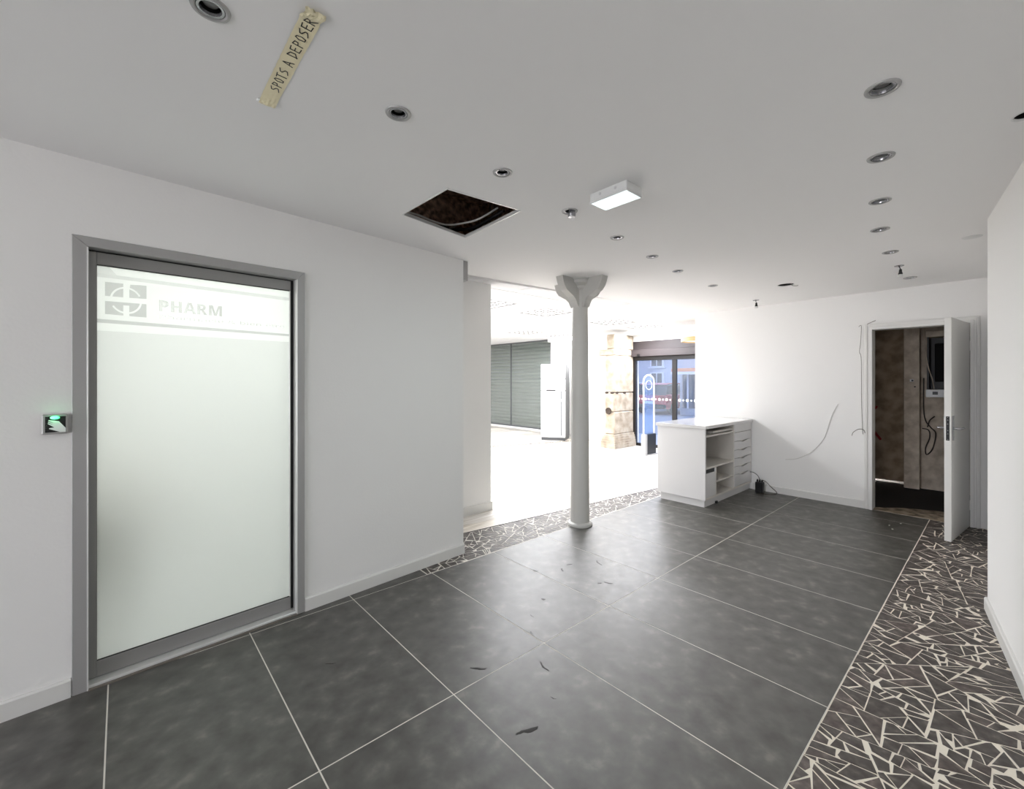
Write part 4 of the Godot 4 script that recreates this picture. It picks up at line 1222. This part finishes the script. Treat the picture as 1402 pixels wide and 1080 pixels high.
func build_ceiling_fittings() -> void:
	var left_names := ["recessed chrome downlight beside the written masking tape, cut by the top edge", "recessed chrome downlight right of the masking tape, second of the long row", "recessed chrome downlight just above the open ceiling hatch", "recessed downlight left of the emergency light, its lamp tilted out", "recessed downlight under the emergency light, fifth of the long row", "recessed downlight sixth of the long row, beyond the emergency light", "small far downlight seventh of the long row over the column", "farthest downlight of the long row, near the counter"]
	var right_names := ["nearest downlight of the short row at the upper right", "second downlight of the short row from the upper right", "third downlight of the short row above the service door side", "fourth downlight of the short row above the service door side", "fifth downlight of the short row, just before the dangling lamp", "last downlight of the short row, behind the dangling lamp"]
	for i in SPOTS.size():
		var r := 0.05 if i < 8 else 0.054
		var t := downlight(SPOTS[i][0], SPOTS[i][1], left_names[i] if i < 8 else right_names[i - 8], r)
		if i == 3:
			part("tilted_lamp", M.new().lathe([[0.0, -0.03], [0.022, -0.028], [0.025, -0.01], [0.018, 0.02], [0.0, 0.03]], Vector3(0.005, -0.012, 0.012), 20), mats.chrome, t)
	# two lamps hanging out of their holes
	for k in 2:
		var u: float = [3.996, 4.716][k]
		var v: float = [1.103, -0.349][k]
		var t := thing("hanging_downlight", ["black downlight dangling by its wire in the short row above the service door", "small black downlight dangling by its wire above the counter"][k], "downlight", at(u, v, ceil_y(u, v)), TURN, "downlights hanging out of the ceiling")
		part("trim_ring", M.new().lathe([[0.05, 0.001], [0.048, -0.003], [0.040, -0.004], [0.037, 0.004]], Vector3.ZERO, 28), mats.chrome, t)
		part("wire", M.new().tube([Vector3(0.01, 0.05, 0.0), Vector3(-0.005, -0.005, 0.0), Vector3(-0.03, -0.03, 0.012), Vector3(-0.028, -0.05, 0.016)], 0.005, 6), mats.rubber, t)
		t.scale = Vector3(0.72, 0.8, 0.72)
		part("socket", M.new().lathe([[0.0, -0.045], [0.014, -0.046], [0.017, -0.08], [0.022, -0.085], [0.022, -0.10], [0.0, -0.10]], Vector3(-0.028, 0.0, 0.016), 16), mats.black_plastic, t)
		part("lamp", M.new().lathe([[0.014, -0.100], [0.026, -0.114], [0.028, -0.126], [0.0, -0.128]], Vector3(-0.028, 0.0, 0.016), 16), mats.white_plastic, t)
	# open holes
	for k in 2:
		var u: float = [4.066, 1.512][k]
		var v: float = [0.179, 1.80][k]
		var r: float = [0.078, 0.042][k]
		var t := thing("ceiling_opening", ["wide round black opening in the ceiling above the back wall, wire end showing", "small round black opening in the ceiling at the right edge"][k], "ceiling opening", at(u, v, ceil_y(u, v)), TURN)
		t.basis = tilt()
		part("cup", M.new().lathe([[r - 0.002, 0.0], [r - 0.002, 0.11], [0.0, 0.112]], Vector3.ZERO, 32), mats.hole_dark, t)
		part("rim", M.new().lathe([[r + 0.006, 0.0005], [r + 0.004, -0.0015], [r - 0.003, -0.001], [r - 0.004, 0.006]], Vector3.ZERO, 36), mats.white_plastic, t)
		if k == 0:
			part("wire_end", M.new().tube([Vector3(0.06, 0.06, 0.03), Vector3(0.05, 0.0, 0.04), Vector3(0.075, -0.01, 0.07), Vector3(0.10, -0.004, 0.085)], 0.003, 6), mats.cable_grey, t)
			part("speaker", M.new().lathe([[0.05, 0.02], [0.03, 0.03], [0.012, 0.02], [0.0, 0.018]], Vector3.ZERO, 24), mats.grey_and_side_shade, t)
	var bp := thing("blanking_disc", "flat white blanking disc on the ceiling near the right wall corner", "blanking disc", at(3.387, 1.58, ceil_y(3.387, 1.58)), TURN)
	bp.basis = tilt()
	part("disc", M.new().lathe([[0.055, 0.0005], [0.054, -0.002], [0.0, -0.003]], Vector3.ZERO, 32), mats.white_plastic, bp)
	# emergency light box
	var eu := 0.8625
	var ev := 0.297
	var e := thing("emergency_light", "rectangular white emergency light box under the ceiling, face lit", "emergency light", at(eu, ev, ceil_y(eu, ev)), TURN)
	e.basis = tilt()
	part("housing", M.new().box(Vector3(-0.072, -0.046, -0.121), Vector3(0.072, 0.0, 0.121), 0.004), mats.white_plastic, e)
	part("bezel", M.new().box(Vector3(-0.074, -0.055, -0.123), Vector3(0.074, -0.044, 0.123), 0.003), mats.white_plastic, e)
	part("diffuser", M.new().box(Vector3(-0.066, -0.0565, -0.115), Vector3(0.066, -0.0535, 0.115), 0.001), mats.emergency_glow, e)
	for z in [-0.05, 0.05]:
		part("knockout", M.new().lathe([[0.008, 0.0], [0.007, 0.003], [0.0, 0.003]], Vector3.ZERO, 12), mats.grid_white, e, Vector3(-0.073, -0.02, z)).rotation.z = PI / 2
	area_light("emergency_light_glow", Vector3(0, -0.06, 0), Vector2(0.13, 0.22), 0.8, Color(0.93, 1, 1), Basis(Vector3.RIGHT, -PI / 2), e)
	# square hatch: thin metal trim, dark void with loose cables
	var hc := [[0.145, -0.79], [0.152, -0.294], [0.655, -0.251], [0.695, -0.894]]
	var og := Vector3(0.41, 2.53, -0.55)
	var hb := thing("ceiling_hatch", "open square hatch in the ceiling showing a dark void with loose cables", "ceiling hatch", at(og.x, og.z, og.y), TURN)
	var tr := M.new(og)
	for i in 4:
		var a := Vector2(hc[i][0], hc[i][1])
		var b := Vector2(hc[(i + 1) % 4][0], hc[(i + 1) % 4][1])
		var c := Vector2(0.41, -0.557)
		var q := PackedVector2Array([a, b, b.lerp(c, 0.03), a.lerp(c, 0.03)])
		var y := (ceil_y(a.x, a.y) + ceil_y(b.x, b.y)) / 2.0
		tr.prism(q, y - 0.0035, y + 0.015, 0.0, true)
	part("edge_trim", tr, mats.bright_edge, hb)
	var cab := func(called: String, pts: Array, r: float, m_: Material) -> void:
		var q := []
		for p in pts: q.append(Vector3(p[0], p[2], p[1]) - og)
		part(called, M.new().tube(q, r, 7), m_, hb)
	cab.call("cable", [[0.20, -1.0, 2.70], [0.247, -0.938, 2.607], [0.354, -0.944, 2.600], [0.459, -0.957, 2.592], [0.574, -0.948, 2.590], [0.643, -0.866, 2.595], [0.69, -0.729, 2.60], [0.76, -0.60, 2.66]], 0.007, mats.cable_white)
	cab.call("cable", [[0.56, -1.24, 2.62], [0.607, -1.121, 2.60], [0.638, -0.989, 2.595], [0.66, -0.89, 2.61]], 0.006, mats.cable_grey)
	cab.call("cable", [[0.738, -0.51, 2.61], [0.741, -0.629, 2.60], [0.758, -0.82, 2.595], [0.752, -0.948, 2.60], [0.70, -1.1, 2.62]], 0.012, mats.rubber)
	cab.call("cable", [[0.14, -0.99, 2.60], [0.30, -1.02, 2.59], [0.46, -1.03, 2.588], [0.62, -1.0, 2.59]], 0.014, mats.rubber)
	part("void_board", M.new(og).box(Vector3(-0.4, 2.56, -1.30), Vector3(1.15, 2.949, -1.26)), mats.void_brown, hb)
	part("void_board", M.new(og).box(Vector3(1.10, 2.56, -1.26), Vector3(1.14, 2.949, 0.4)), mats.void_brown, hb)
	part("joist", M.new(og).box(Vector3(-0.3, 2.86, -0.95), Vector3(1.1, 2.949, -0.87)), mats.void_plain, hb)
	build_tape()

const STROKES := {
	"S": [[0.95, 0.95, 0.3, 0.8, 0.25, 0.62, 0.8, 0.42, 0.75, 0.2, 0.05, 0.03]], "P": [[0.2, 0.0, 0.3, 0.95], [0.3, 0.95, 0.85, 0.85, 0.8, 0.55, 0.28, 0.45]],
	"O": [[0.5, 0.97, 0.2, 0.6, 0.3, 0.1, 0.65, 0.1, 0.85, 0.5, 0.75, 0.9, 0.5, 0.97]], "T": [[0.05, 0.92, 0.95, 0.98], [0.5, 0.95, 0.45, 0.0]],
	"A": [[0.05, 0.0, 0.5, 0.98, 0.9, 0.0], [0.2, 0.35, 0.8, 0.35]], "D": [[0.2, 0.0, 0.2, 0.95], [0.2, 0.95, 0.85, 0.75, 0.85, 0.3, 0.1, 0.02]],
	"E": [[0.9, 0.95, 0.25, 0.92, 0.2, 0.05, 0.9, 0.02], [0.22, 0.5, 0.8, 0.52]], "R": [[0.2, 0.0, 0.25, 0.95], [0.25, 0.95, 0.85, 0.8, 0.75, 0.55, 0.25, 0.45], [0.4, 0.45, 1.0, -0.1]]}

func build_tape() -> void:
	# local x = along the writing (+v), local y = letter tops (-u); stuck to the ceiling
	var u := -0.7465
	var v := 0.134
	var t := thing("masking_tape", "strip of yellowed masking tape on the ceiling with black handwriting", "tape", at(u, v, ceil_y(u, v)), TURN)
	t.basis = tilt()
	var len_ := 0.574
	var w := 0.056
	var f := FastNoiseLite.new()
	f.seed = 9; f.frequency = 9.0
	var lift := func(a: float, b: float) -> float:
		var e: float = maxf(smoothstep(0.86, 1.0, a), 0.5 * smoothstep(0.14, 0.0, a))
		return -(0.0012 + 0.0012 * absf(f.get_noise_2d(a * 0.6, b)) + e * (0.006 + 0.016 * absf(f.get_noise_2d(a * 1.1 + 5.0, b * 0.4))))
	var m := M.new()
	var nx := 56
	var ny := 8
	for layer in 2:
		for i in nx:
			for j in ny:
				var q := []
				for e in [[0, 0], [1, 0], [1, 1], [0, 1]]:
					var a: float = (i + e[0]) / float(nx)
					var b: float = (j + e[1]) / float(ny)
					var wob := 0.0015 * f.get_noise_1d(a * 3.0) + 0.004 * smoothstep(0.8, 1.0, a) * sin(a * 60.0)
					q.append(Vector3((b - 0.5) * w + wob, lift.call(a, b) + layer * 0.0004, (a - 0.5) * len_))
				var nn: Vector3 = (q[1] - q[0]).cross(q[3] - q[0]).normalized()
				if nn.y > 0: nn = -nn
				if layer: nn = -nn
				m.quad(q[0], q[1], q[2], q[3], nn)
	var strip := part("strip", m, mats.tape, t)
	var word := "SPOTS A DEPOSER"
	var x := 0.105
	var step := 0.0295
	for ch in word:
		if ch == " ":
			x += step * 0.75
			continue
		var g := M.new()
		for s in STROKES[ch]:
			for i in range(0, s.size() - 2, 2):
				var a := Vector2(s[i], s[i + 1])
				var b := Vector2(s[i + 2], s[i + 3])
				var d := (b - a)
				var pa := Vector2(x + a.x * step * 0.86, (0.5 + (a.y - 0.5) * 0.58) * w)
				var pb := Vector2(x + b.x * step * 0.86, (0.5 + (b.y - 0.5) * 0.58) * w)
				var dr := (pb - pa).normalized()
				var sd := Vector2(-dr.y, dr.x) * 0.0013
				pa -= dr * 0.0008; pb += dr * 0.0008
				var q := []
				for c in [pa + sd, pb + sd, pb - sd, pa - sd]:
					q.append(Vector3(-(c.y - w * 0.5), lift.call(c.x / len_, 1.0 - c.y / w) - 0.0012, c.x - len_ * 0.5))
				g.quad(q[0], q[1], q[2], q[3], Vector3.DOWN)
				var up_ := Vector3(0, 0.001, 0)
				for k in 4:
					var o: Vector3 = (q[k] + q[(k + 1) % 4]) / 2.0 - (q[0] + q[2]) / 2.0
					g.quad(q[k], q[(k + 1) % 4], q[(k + 1) % 4] + up_, q[k] + up_, o.normalized())
		part("handwriting", g, mats.ink, strip)
		x += step
	part("white_scrap", M.new().box(Vector3(-0.036, -0.006, -0.283), Vector3(-0.026, -0.0005, -0.266), 0.002), mats.film_white, t)

# ---------------------------------------------------------------- small things
func build_small_things() -> void:
	# touchless opener left of the glass door
	var a := Vector2(-1.548, -1.18) + Vector2(0.99747, -0.07111) * 0.1634
	var s := thing("wall_switch", "small black touchless switch with a white hand and green light", "switch", at(a.x, a.y, 1.276), TURN + WALL_TURN)
	part("housing", M.new().box(Vector3(-0.042, -0.045, 0.0), Vector3(0.042, 0.045, 0.026), 0.005), mats.aluminium, s)
	part("face", M.new().box(Vector3(-0.031, -0.036, 0.026), Vector3(0.034, 0.036, 0.0275), 0.0005), mats.black_plastic, s)
	var up := upright()
	var hm := M.new(); hm.xf = up
	hm.prism(P2([[0.034, -0.036], [0.034, -0.018], [0.012, 0.014], [0.002, 0.016], [-0.020, 0.021], [-0.021, 0.018], [-0.004, 0.006], [-0.021, 0.014], [-0.022, 0.010], [-0.006, -0.001], [-0.022, 0.007], [-0.0225, 0.003], [-0.002, -0.014], [-0.018, -0.016], [-0.0185, -0.020], [0.016, -0.036]]), 0.0275, 0.0283)
	part("hand_sign", hm, mats.film_white, s)
	for y in [0.004, -0.004, -0.011, -0.018, 0.024]:
		part("dash", M.new().box(Vector3(-0.029, y, 0.0275), Vector3(-0.024, y + 0.0018, 0.0281)), mats.film_pale, s)
	part("led", M.new().ball(Vector3(0.0, 0.030, 0.028), Vector3(0.016, 0.008, 0.004), 14), mats.green_glow, s)
	var led := OmniLight3D.new()
	led.name = "led_glow"
	led.light_color = Color(0.1, 1.0, 0.55); led.light_energy = 0.0006; led.light_size = 0.012; led.omni_range = 3.0; led.omni_attenuation = 2.0; led.shadow_enabled = true
	led.position = Vector3(0, 0.032, 0.04)
	s.add_child(led)
	# black power adapter with leads by the counter
	var p := thing("power_block", "black plug block standing on the tiles between counter and back wall", "plug block", at(5.06, -0.425), TURN)
	part("case", M.new().box(Vector3(-0.04, 0.0, -0.045), Vector3(0.04, 0.135, 0.045), 0.006), mats.black_plastic, p)
	for z in [-0.028, 0.0, 0.03]:
		part("plug", M.new().lathe([[0.011, 0.0], [0.011, 0.02], [0.006, 0.035], [0.0, 0.036]], Vector3(0.0, 0.133, z), 10), mats.black_plastic, p)
	var cab := func(label: String, pts: Array, r: float, m_: Material) -> void:
		var q := []
		for c in pts: q.append(Vector3(c[0], c[2], c[1]))
		single("cable", M.new().tube(q, r, 7), m_, label, "cable", at(0, 0), TURN)
	cab.call("thin black lead arching from the counter to the plug block", [[5.12, -0.575, 0.235], [5.10, -0.52, 0.24], [5.07, -0.455, 0.215], [5.06, -0.425, 0.165]], 0.004, mats.rubber)
	cab.call("thin black lead looping from the plug block over the floor", [[5.06, -0.395, 0.165], [5.10, -0.36, 0.14], [5.14, -0.31, 0.07], [5.14, -0.25, 0.02], [5.06, -0.24, 0.006], [4.99, -0.31, 0.005], [5.0, -0.39, 0.005]], 0.0035, mats.cable_brown)
	single("clip", M.new().box(Vector3(-0.018, 0.0, -0.012), Vector3(0.018, 0.03, 0.012), 0.004), mats.black_plastic, "tiny black cable clip on the floor against the counter plinth", "clip", at(4.12, -0.578), TURN)
	# leads on the back wall
	cab.call("white cable bowing out of the plaster of the back wall", [[5.181, 0.401, 1.188], [5.175, 0.35, 1.072], [5.1755, 0.313, 0.947], [5.1795, 0.261, 0.766], [5.176, 0.162, 0.621], [5.175, 0.084, 0.548], [5.176, -0.035, 0.478], [5.181, -0.159, 0.452]], 0.004, mats.cable_white)
	cab.call("thin grey wire running down beside the service door frame", [[5.176, 0.60, 2.09], [5.172, 0.625, 2.095], [5.170, 0.618, 1.90], [5.172, 0.608, 1.80], [5.170, 0.625, 1.70], [5.172, 0.628, 1.2], [5.172, 0.64, 0.85]], 0.0025, mats.cable_grey)
	cab.call("grey wire end curling out beside the service door frame at handle height", [[5.176, 0.66, 0.84], [5.140, 0.655, 0.90], [5.120, 0.61, 0.91], [5.120, 0.56, 0.87], [5.13, 0.545, 0.83]], 0.0032, mats.cable_grey)
	cab.call("short grey wire sticking out above the service door casing", [[5.17, 0.665, 2.10], [5.15, 0.70, 2.12], [5.14, 0.76, 2.145]], 0.003, mats.cable_grey)
	for k in 3:
		var v: float = [0.95, 1.02, 0.99][k]
		single("paper_scrap", M.new().box(Vector3(-0.007, 0.0003, -0.005), Vector3(0.007, 0.002, 0.005), 0.001), mats.film_white, ["white scrap on the tiles left of the service doorway, leftmost of three", "white scrap on the tiles before the service doorway, nearest the mosaic", "white scrap on the tiles before the service doorway, nearest the viewer"][k], "paper scrap", at([4.62, 4.78, 4.5][k], v), TURN + k, "white scraps on the tiles")
